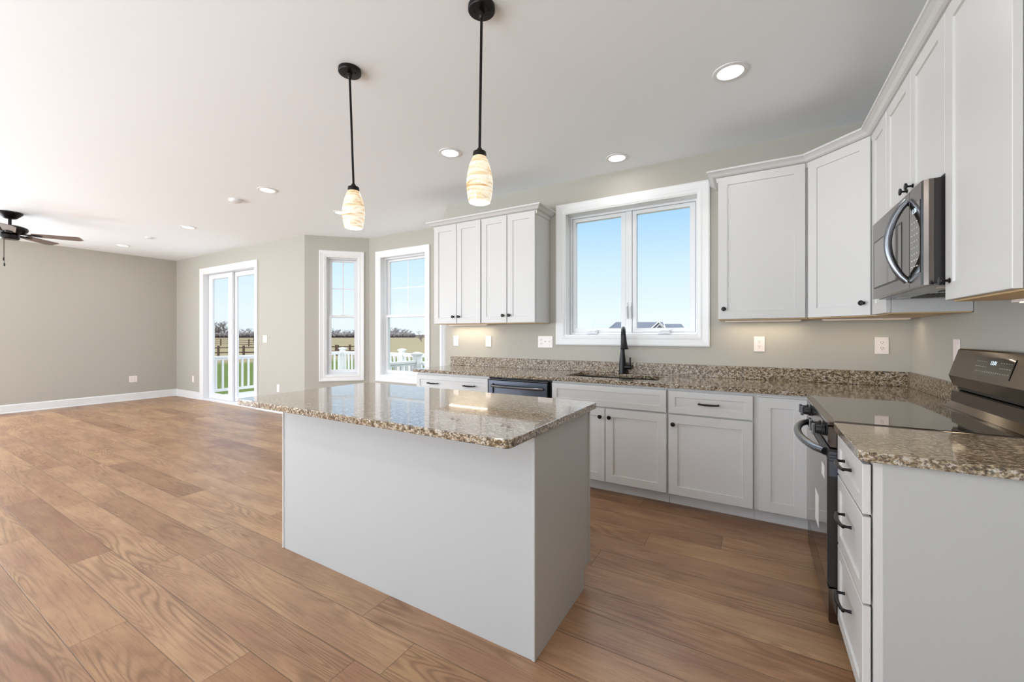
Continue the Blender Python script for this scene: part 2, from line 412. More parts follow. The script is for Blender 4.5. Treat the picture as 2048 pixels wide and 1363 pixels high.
wall('wall_bay_right', BC, BD, [(BL-BO[1], BL-BO[0], BO[2], BO[3])], 'angled greige wall right of the bay, seen edge on')
wall('wall_east', (XE, YN), (XE, SOUTH_Y-TH), [], 'greige wall behind the range')
wall('wall_west', (XW, SOUTH_Y-TH), (XW, YN+TH), [(0.40+TH, 4.30+TH, 0.25, 2.35)], 'long plain greige wall at the far left')  # unseen opening added for the west fill lamp
wall('wall_south', (XE+TH, SOUTH_Y), (XW-TH, SOUTH_Y), [(XE+TH-b, XE+TH-a, 0.25, 2.35) for a, b in S_OPEN], 'greige wall behind the viewpoint')

BASE = [(0, 0), (0, 0.14), (-0.006, 0.14), (-0.013, 0.125), (-0.014, 0.02), (-0.02, 0.012), (-0.02, 0)]
def baseboard(name, p0, p1, label):
    L = math.hypot(p1[0]-p0[0], p1[1]-p0[1]); ang = math.atan2(p1[1]-p0[1], p1[0]-p0[0])
    o = struct(name, prism(nb(), BASE, 0, L, axis='x'), 'trim', label, 'baseboard'); o.location = (p0[0], p0[1], 0.0005); o.rotation_euler = (0, 0, ang)
baseboard('baseboard_west', (XW, SOUTH_Y+.01), (XW, YN-0.001), 'white baseboard along the far left wall')
baseboard('baseboard_north', (XW+0.021, YN), (-9.307, YN), 'short white baseboard between corner and patio door')
baseboard('baseboard_middle', (-7.252, YN), (BA[0]+0.008, YN), 'white baseboard between patio door and bay')
baseboard('baseboard_bay_left', (BA[0]+.008, BA[1]+.008), (BB[0]-.01, BB[1]-.01), 'white baseboard under the narrow bay window')
baseboard('baseboard_bay_north', (BB[0]+.012, BB[1]), (BC[0]-.012, BC[1]), 'white baseboard under the rear bay window')
baseboard('baseboard_bay_right', (BC[0]+.01, BC[1]-.01), (BD[0]-.008, BD[1]+.008), 'white baseboard on the right bay wall')

CAS = [(0, 0), (0, -0.018), (0.012, -0.021), (0.03, -0.017), (0.06, -0.012), (0.075, -0.014), (0.09, -0.010), (0.098, -0.006), (0.098, 0)]
def casing(root, x0, x1, z0, z1, w_=0.092, bottom=True):
    """picture frame casing around opening: outer-thick to inner-thin mitred profile"""
    bm = nb()
    prof = [(p[0]/0.098*w_, p[1]) for p in CAS]      # distance from the OUTER edge inward
    X0, X1, Z0, Z1 = x0-w_, x1+w_, (z0-w_ if bottom else z0), z1+w_
    def ring(off, y):
        if bottom: return [(X0+off, y, Z0+off), (X1-off, y, Z0+off), (X1-off, y, Z1-off), (X0+off, y, Z1-off)]
        return [(X0+off, y, Z0), (X0+off, y, Z1-off), (X1-off, y, Z1-off), (X1-off, y, Z0)]
    rs = [[bm.verts.new(c_) for c_ in ring(o_, y_)] for o_, y_ in prof]
    n = 4
    for k in range(len(rs)-1):
        for i in range(n if bottom else n-1):
            j = (i+1) % n; bm.faces.new((rs[k][i], rs[k][j], rs[k+1][j], rs[k+1][i]))
    for i in range(n if bottom else n-1):
        j = (i+1) % n; bm.faces.new((rs[0][i], rs[-1][i], rs[-1][j], rs[0][j]))
    if not bottom:
        for i in (0, 3): bm.faces.new([r[i] for r in rs])
    obj('casing', bm, 'trim', root)
def frame_bm(bm, x0, x1, z0, z1, y0, y1, wl, wr=None, wb=None, wt=None, bev=0.0):
    wr = wl if wr is None else wr; wb = wl if wb is None else wb; wt = wl if wt is None else wt
    o = [(x0, z0), (x1, z0), (x1, z1), (x0, z1)]; i = [(x0+wl, z0+wb), (x1-wr, z0+wb), (x1-wr, z1-wt), (x0+wl, z1-wt)]
    R = [[bm.verts.new((p[0], y, p[1])) for p in q] for q, y in ((o, y0), (i, y0), (i, y1), (o, y1))]
    fs = []
    for a in range(4):
        for k in range(4):
            j = (k+1) % 4; b = (a+1) % 4
            fs.append(bm.faces.new((R[a][k], R[a][j], R[b][j], R[b][k])))
    bmesh.ops.recalc_face_normals(bm, faces=fs)
    if bev:
        ed = list({e_ for f in fs for e_ in f.edges}); bmesh.ops.bevel(bm, geom=ed, offset=bev, segments=1, affect='EDGES')
    return bm
def pane(root, x0, x1, z0, z1, y): obj('glass_pane', box(nb(), x0-.004, x1+.004, y-.003, y+.003, z0-.004, z1+.004), 'glass', root)

# kitchen window: twin casement
r = thing('window_1', 'wide white twin casement window above the sink', 'window', (0, YN, 0), kind='structure')
casing(r, *KW)
obj('jamb_liner', frame_bm(nb(), KW[0], KW[1], KW[2], KW[3], -0.004, 0.13, 0.008), 'trim', r)
obj('window_frame', frame_bm(nb(), KW[0]+.009, KW[1]-.009, KW[2]+.009, KW[3]-.009, 0.115, TH, 0.022, bev=0.002), 'vinyl', r)
obj('mullion', box(nb(), -1.056, -0.998, 0.118, TH-.001, KW[2]+.032, KW[3]-.032, 0.003), 'vinyl', r)
for k_, (a, b, hx) in enumerate(((-1.600, -1.058, -1.13), (-0.996, -0.445, -1.00))):
    s_ = obj('sash', frame_bm(nb(), a, b, KW[2]+.033, KW[3]-.033, 0.125, 0.172, (0.034, 0.040)[k_], (0.045, 0.046)[k_], 0.036, 0.036, bev=0.003), 'vinyl', r)
    gx0, gx1 = (-1.566, -1.102) if k_ == 0 else (-0.957, -0.491)
    obj('glass_bead', frame_bm(nb(), gx0-.006, gx1+.006, 1.327, 2.416, 0.150, 0.160, 0.007), 'trim', s_)
    pane(s_, gx0, gx1, 1.332, 2.410, 0.160)
for cx_ in (-1.385, -0.705):
    bm = nb(); box(bm, cx_-.055, cx_+.055, 0.085, 0.124, 1.278, 1.318, 0.006); tube(bm, [(cx_-.045, .078, 1.300), (cx_, .074, 1.309), (cx_+.045, .078, 1.302)], 0.008, 8)
    obj('crank_handle', bm, 'vinyl', r, True)
for cx_ in (-1.045, -1.010):
    bm = nb(); box(bm, cx_-.010, cx_+.010, 0.108, 0.1175, 1.42, 1.58, 0.003); tube(bm, [(cx_, .100, 1.54), (cx_+.004, .092, 1.47), (cx_+.006, .094, 1.43)], [.008, .007, .005], 8)
    obj('latch_lever', bm, 'vinyl', r, True)

def double_hung(name, label, loc, rotz, o, grid=True, meet=1.555):
    x0, x1, z0, z1 = o
    r = thing(name, label, 'window', loc, rotz, kind='structure')
    casing(r, x0, x1, z0, z1)
    obj('jamb_liner', frame_bm(nb(), x0, x1, z0, z1, -0.004, 0.10, 0.008), 'trim', r)
    obj('window_frame', frame_bm(nb(), x0+.009, x1-.009, z0+.009, z1-.009, 0.08, TH, 0.016), 'vinyl', r)
    W_ = 0.048; a, b = x0+.026, x1-.026
    lo = obj('lower_sash', frame_bm(nb(), a, b, z0+.027, meet+.02, 0.09, 0.122, W_-.008, W_-.008, 0.05, 0.036, bev=.002), 'vinyl', r)
    up = obj('upper_sash', frame_bm(nb(), a, b, meet-.02, z1-.027, 0.126, 0.156, W_, W_, 0.036, 0.036, bev=.002), 'vinyl', r)
    pane(lo, a+W_-.008, b-W_+.008, z0+.077, meet-.016, 0.106); pane(up, a+W_, b-W_, meet+.016, z1-.063, 0.141)
    bm = nb(); xc = (a+b)/2; zc = (meet+.016+z1-.063)/2
    box(bm, xc-.008, xc+.008, 0.132, 0.137, meet+.016, z1-.063); box(bm, a+W_, b-W_, 0.1325, 0.1365, zc-.008, zc+.008)
    obj('grille', bm, 'vinyl', up)
    bm = nb(); box(bm, xc-.028, xc+.028, 0.094, 0.12, meet+.0205, meet+.034, .004); obj('sash_lock', bm, 'vinyl', lo)
    return r
double_hung('window_2', 'narrow tall white window on the angled left bay wall', (BA[0], BA[1], 0), PI/4, BO)
double_hung('window_3', 'tall white window on the rear bay wall, partly behind counter end', (BB[0], BB[1], 0), 0, NO)
double_hung('window_4', 'white window on the right bay wall, seen almost edge on', (BC[0], BC[1], 0), -PI/4, (BL-BO[1], BL-BO[0], BO[2], BO[3]))

# patio door
r = thing('door_1', 'white sliding patio door with two tall glass panels', 'door', (0, YN, 0), kind='structure')
casing(r, DW_[0], DW_[1], 0.001, DW_[3], 0.10, bottom=False)
obj('jamb_liner', frame_bm(nb(), DW_[0], DW_[1], 0.001, DW_[3], -0.004, TH, 0.014, wb=0.03), 'vinyl', r)
p1 = obj('fixed_panel', frame_bm(nb(), -9.17, -8.29, 0.034, 2.425, 0.085, 0.125, 0.145, 0.145, 0.10, 0.09, bev=.003), 'vinyl', r)
pane(p1, -9.025, -8.435, 0.134, 2.335, 0.105)
p2 = obj('sliding_panel', frame_bm(nb(), -8.33, -7.372, 0.034, 2.425, 0.132, 0.17, 0.11, 0.12, 0.075, 0.085, bev=.003), 'vinyl', r)
pane(p2, -8.22, -7.492, 0.109, 2.34, 0.151)
bm = nb(); tube(bm, [(-7.50, .128, 1.27), (-7.525, .10, 1.255), (-7.55, .09, 1.22), (-7.555, .088, 1.18), (-7.55, .09, 1.14), (-7.525, .10, 1.105), (-7.50, .128, 1.09)], 0.009, 8)
box(bm, -7.52, -7.47, .124, .1315, 1.07, 1.29, .003)
obj('door_handle', bm, 'bronze', p2, True)
for (a, b) in S_OPEN:  # unseen windows added to frame the fill lamps
    rr = thing('added_window', 'large white window added behind the viewpoint to pass fill light', 'window', (b, SOUTH_Y, 0), PI, kind='structure')
    casing(rr, 0, b-a, 0.25, 2.35); obj('window_frame', frame_bm(nb(), 0.0, b-a, 0.25, 2.35, 0.0, .04, 0.05), 'vinyl', rr)

# ------------------------------------------------------------------ cabinets
def shaker(w_, h_, t=0.02, rail=0.062, rec=0.007):
    """shaker front: x 0..w, z 0..h, front face y=-t, back y=0"""
    bm = nb(); ch = 0.0018; rail = min(rail, w_*0.28, h_*0.3)
    def rect(i, y): return [bm.verts.new((x, y, z)) for x, z in ((i, i), (w_-i, i), (w_-i, h_-i), (i, h_-i))]
    R = [rect(0, 0), rect(0, -t+ch), rect(ch, -t), rect(rail, -t), rect(rail+.0025, -t+rec)]
    for k in range(len(R)-1):
        for i in range(4):
            j = (i+1) % 4; bm.faces.new((R[k][i], R[k][j], R[k+1][j], R[k+1][i]))
    bm.faces.new(R[-1]); bm.faces.new(R[0]); bmesh.ops.recalc_face_normals(bm, faces=bm.faces[:]); return bm
def knob_bm(x, z, y=-0.0205):
    return lathe(nb(), [(0.0095, 0), (0.0095, -0.002), (0.005, -0.004), (0.0042, -0.016), (0.007, -0.019), (0.0145, -0.0215), (0.0162, -0.025), (0.0145, -0.028), (0.009, -0.0295), (0.0, -0.030)][:-1], (x, y, z), 'y', 20)
def pull_bm(x, z, L=0.135, y=-0.0205, vertical=False):
    bm = nb(); h = L/2; n = 9
    for s in (-1, 1): tube(bm, [(x+s*(h-.008), y, z), (x+s*(h-.008), y-.012, z), (x+s*(h-.010), y-.024, z)], [.0065, .0048, .0055], 8)
    pts = [(x-h+2*h*i/(n-1), y-.024-.008*math.sin(PI*i/(n-1)), z-.002*math.sin(PI*i/(n-1))) for i in range(n)]
    tube(bm, pts, [.0052+.002*math.sin(PI*i/(n-1)) for i in range(n)], 8)
    return bm
def cabinet(name, label, loc, rotz, w_, h_, d, fronts, toe=0.0, group=None, m='cab', cat='cabinet', low=None, gap=0.0025):
    r = thing(name, label, cat, loc, rotz, group)
    bm = nb()
    if toe:
        pts = [(0, toe), (0, h_), (d, h_), (d, 0), (0.075, 0), (0.075, toe)]
        if low: pts = [(0, toe), (0, h_), (.03, h_), (.03, low), (d, low), (d, 0), (0.075, 0), (0.075, toe)]
        prism(bm, pts, 0.0005, w_-.0005, axis='x')
    else: box(bm, 0.0005, w_-.0005, 0, d, 0, h_)
    obj('carcass', bm, m, r)
    for f in fronts:
        kind, x0, x1, z0, z1 = f[:5]; hw = f[5] if len(f) > 5 else []
        o = obj({'door': 'door', 'drawer': 'drawer', 'false': 'false_drawer_front'}[kind], shaker(x1-x0, z1-z0, rail=0.062 if kind == 'door' else 0.045), m, r, loc=(x0, -gap, z0))
        for kx, kz in hw:
            if kind == 'door': obj('knob', knob_bm(kx-x0, kz-z0), 'bronze', o, True)
            else: obj('handle', pull_bm(kx-x0, kz-z0), 'bronze', o, True)
    return r
# --- left wall cabinets
UZ, UT, UF = 1.390, 2.50, 3.515
def under(r, x0, x1, d): obj('bottom_panel', box(nb(), x0+.002, x1-.002, 0.002, d-.002, -0.006, -0.0005), 'maple', r)
g = 'wall cabinets left of the sink window'
r = cabinet('wall_cabinet', 'white two-door wall cabinet nearest the bay window', (-3.065, UF, UZ), 0, 0.632, 1.07, 0.303, [('door', .004, .312, .0, 1.068, [(.277, .072)]), ('door', .318, .628, .0, 1.068, [(.353, .072)])], group=g)
under(r, 0, .632, .30)
r = cabinet('wall_cabinet', 'white two-door wall cabinet right beside the sink window', (-2.432, UF, UZ), 0, 0.632, 1.07, 0.303, [('door', .008, .312, .0, 1.068, [(.275, .072)]), ('door', .320, .628, .0, 1.068, [(.348, .072)])], group=g)
under(r, 0, .632, .30)
# --- right wall cabinets
g = 'wall cabinets right of the sink window and over the range'
r = cabinet('wall_cabinet', 'single-door white wall cabinet right of the sink window, square to the wall', (-0.236, UF, UZ), 0, 0.559, 1.075, 0.303, [('door', .003, .545, .0, 1.073, [(.04, .075)])], group=g)
under(r, 0, .559, .30)
# diagonal corner
DX = math.hypot(0.628-0.323, UF-3.21)
r = thing('corner_cabinet', 'white wall cabinet set diagonally across the room corner', 'cabinet', (0.323, UF, UZ), -PI/4, g)
c_, s_ = math.cos(-PI/4), math.sin(-PI/4)
def tol(x, y): dx, dy = x-.323, y-UF; return (c_*dx+s_*dy, -s_*dx+c_*dy)
dp = [tol(*p) for p in ((.3245, UF), (.628, 3.2115), (.930, 3.2115), (.930, YN-.003), (.3245, YN-.003))]
obj('carcass', prism(nb(), dp, 0, 1.075), 'cab', r)
obj('bottom_panel', prism(nb(), [tol(*p) for p in ((.33, UF+.003), (.632, 3.215), (.926, 3.215), (.926, YN-.006), (.33, YN-.006))], -.006, -.0005), 'maple', r)
dd = obj('door', shaker(DX-.036, 1.073), 'cab', r, loc=(.018, -.0005, 0)); obj('knob', knob_bm(DX-.036-.036, .075), 'bronze', dd, True)
UX = 0.628
r = cabinet('wall_cabinet', 'slim white wall cabinet between corner cabinet and microwave', (UX, 3.2095, UZ), -PI/2, 0.318, 1.075, 0.302, [('door', .022, .314, .0, 1.073, [])], group=g)
under(r, 0, .318, .30)
r = cabinet('wall_cabinet', 'short white two-door wall cabinet directly above the microwave', (UX, 2.8905, 1.868), -PI/2, 0.780, 0.597, 0.302, [('door', .004, .388, .0, .595, [(.352, .062)]), ('door', .393, .777, .0, .595, [(.432, .062)])], group=g)
r = cabinet('wall_cabinet', 'nearest tall white wall cabinet right of the microwave', (UX, 2.1095, 1.400), -PI/2, 0.460, 1.065, 0.302, [('door', .003, .456, .0, 1.063, [(.045, .068)])], group=g)
under(r, 0, .46, .30)

def sweep(bm, path, prof):
    """sweep profile (out, z) along an xy path; 'out' is to the left of travel reversed -> right side"""
    P = [Vector((p[0], p[1])) for p in path]; n = len(P); rings = []
    for i in range(n):
        def nrm(a, b):
            d = (b-a).normalized(); return Vector((d.y, -d.x))
        if i == 0: m_ = nrm(P[0], P[1])
        elif i == n-1: m_ = nrm(P[-2], P[-1])
        else:
            n1, n2 = nrm(P[i-1], P[i]), nrm(P[i], P[i+1]); m_ = (n1+n2); m_ = m_/m_.dot(n1)
        rings.append([bm.verts.new((P[i].x+m_.x*o_, P[i].y+m_.y*o_, z_)) for o_, z_ in prof])
    k = len(prof); fs = []
    for i in range(n-1):
        for j in range(k):
            q = (j+1) % k; fs.append(bm.faces.new((rings[i][j], rings[i][q], rings[i+1][q], rings[i+1][j])))
    fs.append(bm.faces.new(rings[0])); fs.append(bm.faces.new(rings[-1])); bmesh.ops.recalc_face_normals(bm, faces=fs); return bm
CROWN = [(0.0005, 2.432), (0.008, 2.434), (0.012, 2.45), (0.014, 2.4645), (0.03, 2.4665), (0.040, 2.472), (0.052, 2.486), (0.068, 2.497), (0.074, 2.499), (0.075, 2.511), (0.0005, 2.511)]
tag(obj('crown_molding', sweep(nb(), [(-3.0655, YN-.002), (-3.0655, UF), (-1.7995, UF), (-1.7995, YN-.002)], CROWN), 'cab'), 'white crown molding topping the wall cabinets left of the window', 'molding')
tag(obj('crown_molding', sweep(nb(), [(-0.2365, YN-.002), (-0.2365, UF), (.3232, UF), (.628, 3.2102), (.628, 1.6490), (.931, 1.6490)], CROWN), 'cab'), 'white crown molding angling along the wall cabinets over the range', 'molding')

# --- base cabinets along the back wall
BF, BTOP = 3.217, 0.881
g = 'white base cabinets under the back counter'
BZ = [(.101, .684), (.694, .861)]
DB = YN-.003-BF
cabinet('base_cabinet', 'white base cabinet at the far left end of back counter, one wide drawer', (-3.045, BF, 0), 0, 0.905, BTOP, DB, [('drawer', .005, .90, .694, .858, [(.235, .779), (.69, .779)]), ('door', .005, .450, .101, .684, [(.41, .62)]), ('door', .455, .90, .101, .684, [(.495, .62)])], toe=.10, group=g)
cabinet('base_cabinet', 'white sink base cabinet with long false drawer front and two doors', (-1.492, BF, 0), 0, 0.941, BTOP, DB, [('false', .006, .933, .696, .862), ('door', .006, .468, .101, .684, [(.433, .618)]), ('door', .473, .935, .101, .684, [(.508, .618)])], toe=.10, group=g, low=.66)
cabinet('base_cabinet', 'white base cabinet right of the sink with one drawer over one door', (-0.550, BF, 0), 0, 0.556, BTOP, DB, [('drawer', .008, .545, .696, .860, [(.276, .780)]), ('door', .008, .545, .101, .685, [(.041, .618)])], toe=.10, group=g)
r = thing('corner_base_cabinet', 'white corner base cabinet with narrow tall door beside the range', 'cabinet', (0.0065, BF, 0), 0, g)
bm = nb(); pc = [(0, 0), (.312, 0), (.312, -.330), (.922, -.330), (.922, DB), (0, DB)]
prism(bm, pc, .10, BTOP); prism(bm, [(0, .075), (.387, .075), (.387, -.328), (.92, -.328), (.92, DB), (0, DB)], 0, .0995)
obj('carcass', bm, 'cab', r)
obj('door', shaker(.263, .755, rail=.068), 'cab', r, loc=(.022, -.0005, .101))

# dishwasher
r = thing('dishwasher', 'dark stainless dishwasher set between two white base cabinets', 'dishwasher', (-2.137, 3.2, 0))
obj('tub', box(nb(), .004, .640, .035, .60, .10, .872), 'blackplastic', r); obj('toe_panel', box(nb(), .02, .62, .09, .10, .005, .0995), 'blackplastic', r)
bm = nb(); frame_bm(bm, .010, .612, .12, .852, -.018, .012, .045, .045, .5, .03, bev=.002); box(bm, .05, .572, -.004, .010, .62, .83)
d_ = obj('door', bm, 'blackss2', r)
obj('control_strip', box(nb(), .012, .612, -.004, .034, .853, .866, .002), 'blackplastic', d_)
bm = nb(); tube(bm, [(.045, -.012, .80), (.10, -.028, .80), (.20, -.034, .799), (.31, -.036, .799), (.42, -.034, .799), (.52, -.028, .80), (.575, -.012, .80)], .024, 12, rx=0.6); obj('handle', bm, 'handle', d_, True)

# --- back countertop with sink cut-out
CT0, CT1, CF, CX = 0.882, 0.914, 3.172, 0.282
SX0, SX1, SY0, SY1 = -1.42, -0.65, 3.335, 3.712
def counter_bm():
    bm = nb()
    xs = [-3.078, SX0, SX1, CX, XE-.002]; ys = [2.8875, CF, SY0, SY1, YN-.002]
    V = {}
    def v(x, y, z):
        k = (round(x, 4), round(y, 4), z)
        if k not in V: V[k] = bm.verts.new((x, y, z))
        return V[k]
    cells = []
    for i in range(4):
        for j in range(4):
            inside = (j >= 1) or (i == 3)
            if i == 1 and j == 2: inside = False
            if inside: cells.append((i, j))
    S = set(cells)
    for i, j in cells:
        x0, x1, y0, y1 = xs[i], xs[i+1], ys[j], ys[j+1]
        for z in (CT0, CT1): bm.faces.new([v(x0, y0, z), v(x1, y0, z), v(x1, y1, z), v(x0, y1, z)])
        for (di, dj, a, b) in ((-1, 0, (x0, y0), (x0, y1)), (1, 0, (x1, y0), (x1, y1)), (0, -1, (x0, y0), (x1, y0)), (0, 1, (x0, y1), (x1, y1))):
            if (i+di, j+dj) not in S: bm.faces.new([v(*a, CT0), v(*b, CT0), v(*b, CT1), v(*a, CT1)])
    bmesh.ops.recalc_face_normals(bm, faces=bm.faces[:])
    sharp = [e_ for e_ in bm.edges if len(e_.link_faces) == 2 and e_.link_faces[0].normal.dot(e_.link_faces[1].normal) < 0.5 and not (abs(e_.verts[0].co.z-e_.verts[1].co.z) > .01 and min(e_.verts[0].co.y, e_.verts[1].co.y) > 3.2)]
    bmesh.ops.bevel(bm, geom=sharp, offset=.004, segments=2, affect='EDGES')
    return bm
tag(obj('back_countertop', counter_bm(), 'granite'), 'L-shaped speckled granite countertop with sink cut-out under the wide window', 'countertop')
tag(obj('backsplash', box(nb(), -3.078, XE-.024, YN-.022, YN-.002, CT1+.0005, 1.0155, .0015), 'splash'), 'low granite backsplash strip along the window wall', 'backsplash')
tag(obj('backsplash', box(nb(), XE-.0235, XE-.002, 2.8875, YN-.002, CT1+.0005, 1.0155, .0015), 'splash'), 'short granite backsplash strip on the range wall, left of the range', 'backsplash')
# sink
r = thing('sink', 'dark undermount sink in the granite counter below the window', 'sink', ((SX0+SX1)/2, (SY0+SY1)/2, 0.70))
bm = nb(); a_, b_ = (SX1-SX0)/2+.006, (SY1-SY0)/2+.006
Rr = [[bm.verts.new((sx_*(a_-i), sy_*(b_-i), z)) for sx_, sy_ in ((-1, -1), (1, -1), (1, 1), (-1, 1))] for i, z in ((0, .181), (0.008, .04), (0.03, .012))]
for k in range(2):
    for i in range(4): bm.faces.new((Rr[k][i], Rr[k][(i+1) % 4], Rr[k+1][(i+1) % 4], Rr[k+1][i]))
bm.faces.new(Rr[-1]); ge = bm.faces[:]
bmesh.ops.solidify(bm, geom=ge, thickness=-.004)
obj('bowl', bm, 'sink', r)
obj('drain', lathe(nb(), [(.045, 0), (.045, .004), (.03, .005), (.028, .002)], (0, 0, .013), 'z', 24), 'handle', r, True)
# faucet
r = thing('faucet', 'black gooseneck pull-down faucet with side lever behind the sink', 'faucet', (-1.035, 3.752, CT1+.0005))
obj('body', lathe(nb(), [(.034, 0), (.034, .01), (.031, .05), (.0305, .085), (.026, .14), (.0185, .20), (.0165, .27), (.0165, .30)], n=24), 'black', r, True)
arc = [(0, 0, .29)] + [(0.0, -.085+.085*math.cos(t), .34+.075*math.sin(t)) for t in [PI*i/12 for i in range(0, 12)]]
arc = [(p[0]+.06*(-p[1]/.17), p[1], p[2]) for p in arc]
obj('spout', tube(nb(), arc, .0155, 14), 'black', r, True)
obj('spray_head', tube(nb(), [arc[-1], (.063, -.172, .31), (.064, -.176, .27), (.066, -.18, .235), (.066, -.18, .231)], [.0155, .018, .025, .035, .031], 16), 'black', r, True)
lv = obj('lever_hub', tube(nb(), [(.02, 0, .062), (.068, 0, .062), (.078, 0, .062)], [.021, .021, .018], 16), 'black', r, True)
obj('lever', tube(nb(), [(.067, 0, .078), (.068, -.002, .11), (.070, -.004, .15)], [.007, .0075, .0085], 12), 'black', lv, True)

# --- near base cabinet and counter by the range
NE0 = 1.668
r = cabinet('drawer_cabinet', 'white three-drawer base cabinet in the right foreground beside the range', (0.320, 2.1185, 0), -PI/2, 0.450, BTOP, 0.610, [('drawer', .004, .447, .712, .868, [(.222, .80)]), ('drawer', .004, .447, .432, .703, [(.222, .60)]), ('drawer', .004, .447, .112, .424, [(.222, .305)])], toe=.10, gap=.006)
obj('end_panel', box(nb(), .4505, .4565, 0.022, .610, .0, BTOP), 'island', r)  # takes the panel white with shade in its colour
tag(obj('side_countertop', prism(nb(), [(CX, 2.1205), (CX, 1.664), (CX+.006, 1.650), (CX+.02, 1.642), (XE-.002, 1.642), (XE-.002, 2.1205)], CT0, CT1, bev=.004), 'granite'), 'short granite countertop in the right foreground, next to the cooktop', 'countertop')

# ------------------------------------------------------------------ island
g = None
IY, IX0, IX1 = 1.419, -2.425, -0.733
r = thing('kitchen_island', 'white kitchen island with plain back panel in the foreground', 'kitchen island', (0, 0, 0))
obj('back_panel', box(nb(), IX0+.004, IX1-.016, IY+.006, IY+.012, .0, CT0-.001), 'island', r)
bm = nb(); box(bm, IX0+.004, IX1-.008, IY+.0125, 2.035, .10, CT0-.001); box(bm, IX0+.004, IX1-.008, IY+.0125, 1.96, 0, .0995); obj('carcass', bm, 'cab', r)
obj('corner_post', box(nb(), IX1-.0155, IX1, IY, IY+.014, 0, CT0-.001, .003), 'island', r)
obj('corner_post', box(nb(), IX0-.004, IX0+.0035, IY, IY+.035, 0, CT0-.001, .0015), 'trim', r)
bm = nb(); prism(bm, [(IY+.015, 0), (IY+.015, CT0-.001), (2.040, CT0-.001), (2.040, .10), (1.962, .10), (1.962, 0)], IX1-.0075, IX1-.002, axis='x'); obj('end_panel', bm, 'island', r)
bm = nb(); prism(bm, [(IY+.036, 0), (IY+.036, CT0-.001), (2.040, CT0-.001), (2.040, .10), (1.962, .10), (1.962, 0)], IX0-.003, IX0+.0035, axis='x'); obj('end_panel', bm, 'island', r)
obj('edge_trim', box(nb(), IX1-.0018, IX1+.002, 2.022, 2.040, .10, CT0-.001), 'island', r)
for i in range(4):
    x = IX0+.01+i*.419
    dd = obj('door', shaker(.413, .58), 'cab', r, loc=(x+.413, 2.0355, .101), rot=(0, 0, PI)); obj('knob', knob_bm(.04 if i % 2 else .373, .52), 'bronze', dd, True)
    dd = obj('drawer', shaker(.413, .16, rail=.045), 'cab', r, loc=(x+.413, 2.0355, .696), rot=(0, 0, PI)); obj('handle', pull_bm(.206, .08), 'bronze', dd, True)
cr_ = .028; pts = []
for cx_, cy_, a0 in ((-2.507+cr_, 1.198+cr_, 180), (-.718-cr_, 1.198+cr_, 270), (-.718-cr_, 2.122-cr_, 0), (-2.507+cr_, 2.122-cr_, 90)):
    for k in range(6): t = rad(a0+18*k); pts.append((cx_+cr_*math.cos(t), cy_+cr_*math.sin(t)))
tag(obj('island_countertop', prism(nb(), pts, CT0, CT1, bev=.004), 'granite'), 'polished speckled granite top resting on the white island', 'countertop')

# ------------------------------------------------------------------ range
RY0, RY1 = 2.1235, 2.8845; RW = RY1-RY0
r = thing('range', 'dark stainless electric range with glass cooktop and rear control panel', 'range', (0.30, RY1, 0), -PI/2)
# local: x to the right along the front (0..RW), y depth from front
obj('body', box(nb(), .004, RW-.004, .004, .60, .075, .898), 'darkcase', r)
ck = obj('cooktop', prism(nb(), [(0, -.038), (RW, -.038), (RW, .575), (0, .575)], .899, .9165, bev=.004), 'blackss', r)
obj('glass_surface', box(nb(), .012, RW-.012, -.010, .555, .9166, .9178), 'gloss', ck)
cp = obj('control_panel', prism(nb(), [(.003, .808), (-.030, .812), (-.037, .830), (-.034, .893), (.003, .8985)], .002, RW-.002, axis='x'), 'blackss', r)
for kx in (.085, .175, .575, .665):
    kb = obj('knob', lathe(nb(), [(.024, 0), (.024, -.008), (.019, -.010), (.018, -.028), (.016, -.030)], (kx, -.038, .862), 'y', 20), 'blackplastic', cp, True)
    obj('grip', box(nb(), kx-.006, kx+.006, -.082, -.0685, .838, .886, .003), 'handle', kb)
od = obj('oven_door', prism(nb(), [(.003, .235), (-.032, .235), (-.036, .245), (-.036, .79), (-.030, .801), (.003, .801)], .003, RW-.003, axis='x'), 'darkcase', r)
obj('oven_glass', box(nb(), .012, RW-.012, -.0385, -.0364, .245, .765), 'ovenglass', od)
bm = nb()
for k in range(3): box(bm, RW-.0028, RW-.0022, -.031, -.003, .752+.012*k, .756+.012*k)
obj('vent_slots', bm, 'blackplastic', od)
obj('door_side_cap', box(nb(), RW-.0029, RW-.0024, -.033, -.001, .69, .790), 'blackss2', od)
n = 13; hp = []
for i in range(n):
    t = i/(n-1); hp.append((.045+(RW-.09)*t, -.040-.068*math.sin(PI*t)**.6, .782))
obj('handle', tube(nb(), hp, .0165, 14), 'handle', od, True)
dr = obj('storage_drawer', prism(nb(), [(.003, .085), (-.030, .085), (-.034, .095), (-.034, .225), (.003, .2315)], .003, RW-.003, axis='x'), 'blackss', r)
for fx in (.04, RW-.04):
    for fy in (.04, .55): obj('foot', lathe(nb(), [(.018, .0005), (.018, .03), (.012, .0745)], (fx, fy, 0), 'z', 12), 'blackplastic', r, True)
st = obj('energy_label', box(nb(), .38, .50, -.0392, -.0386, .37, .52), 'sticker', od)
st = obj('info_sticker', box(nb(), .60, .68, -.0392, -.0386, .655, .71), 'sticker', od)
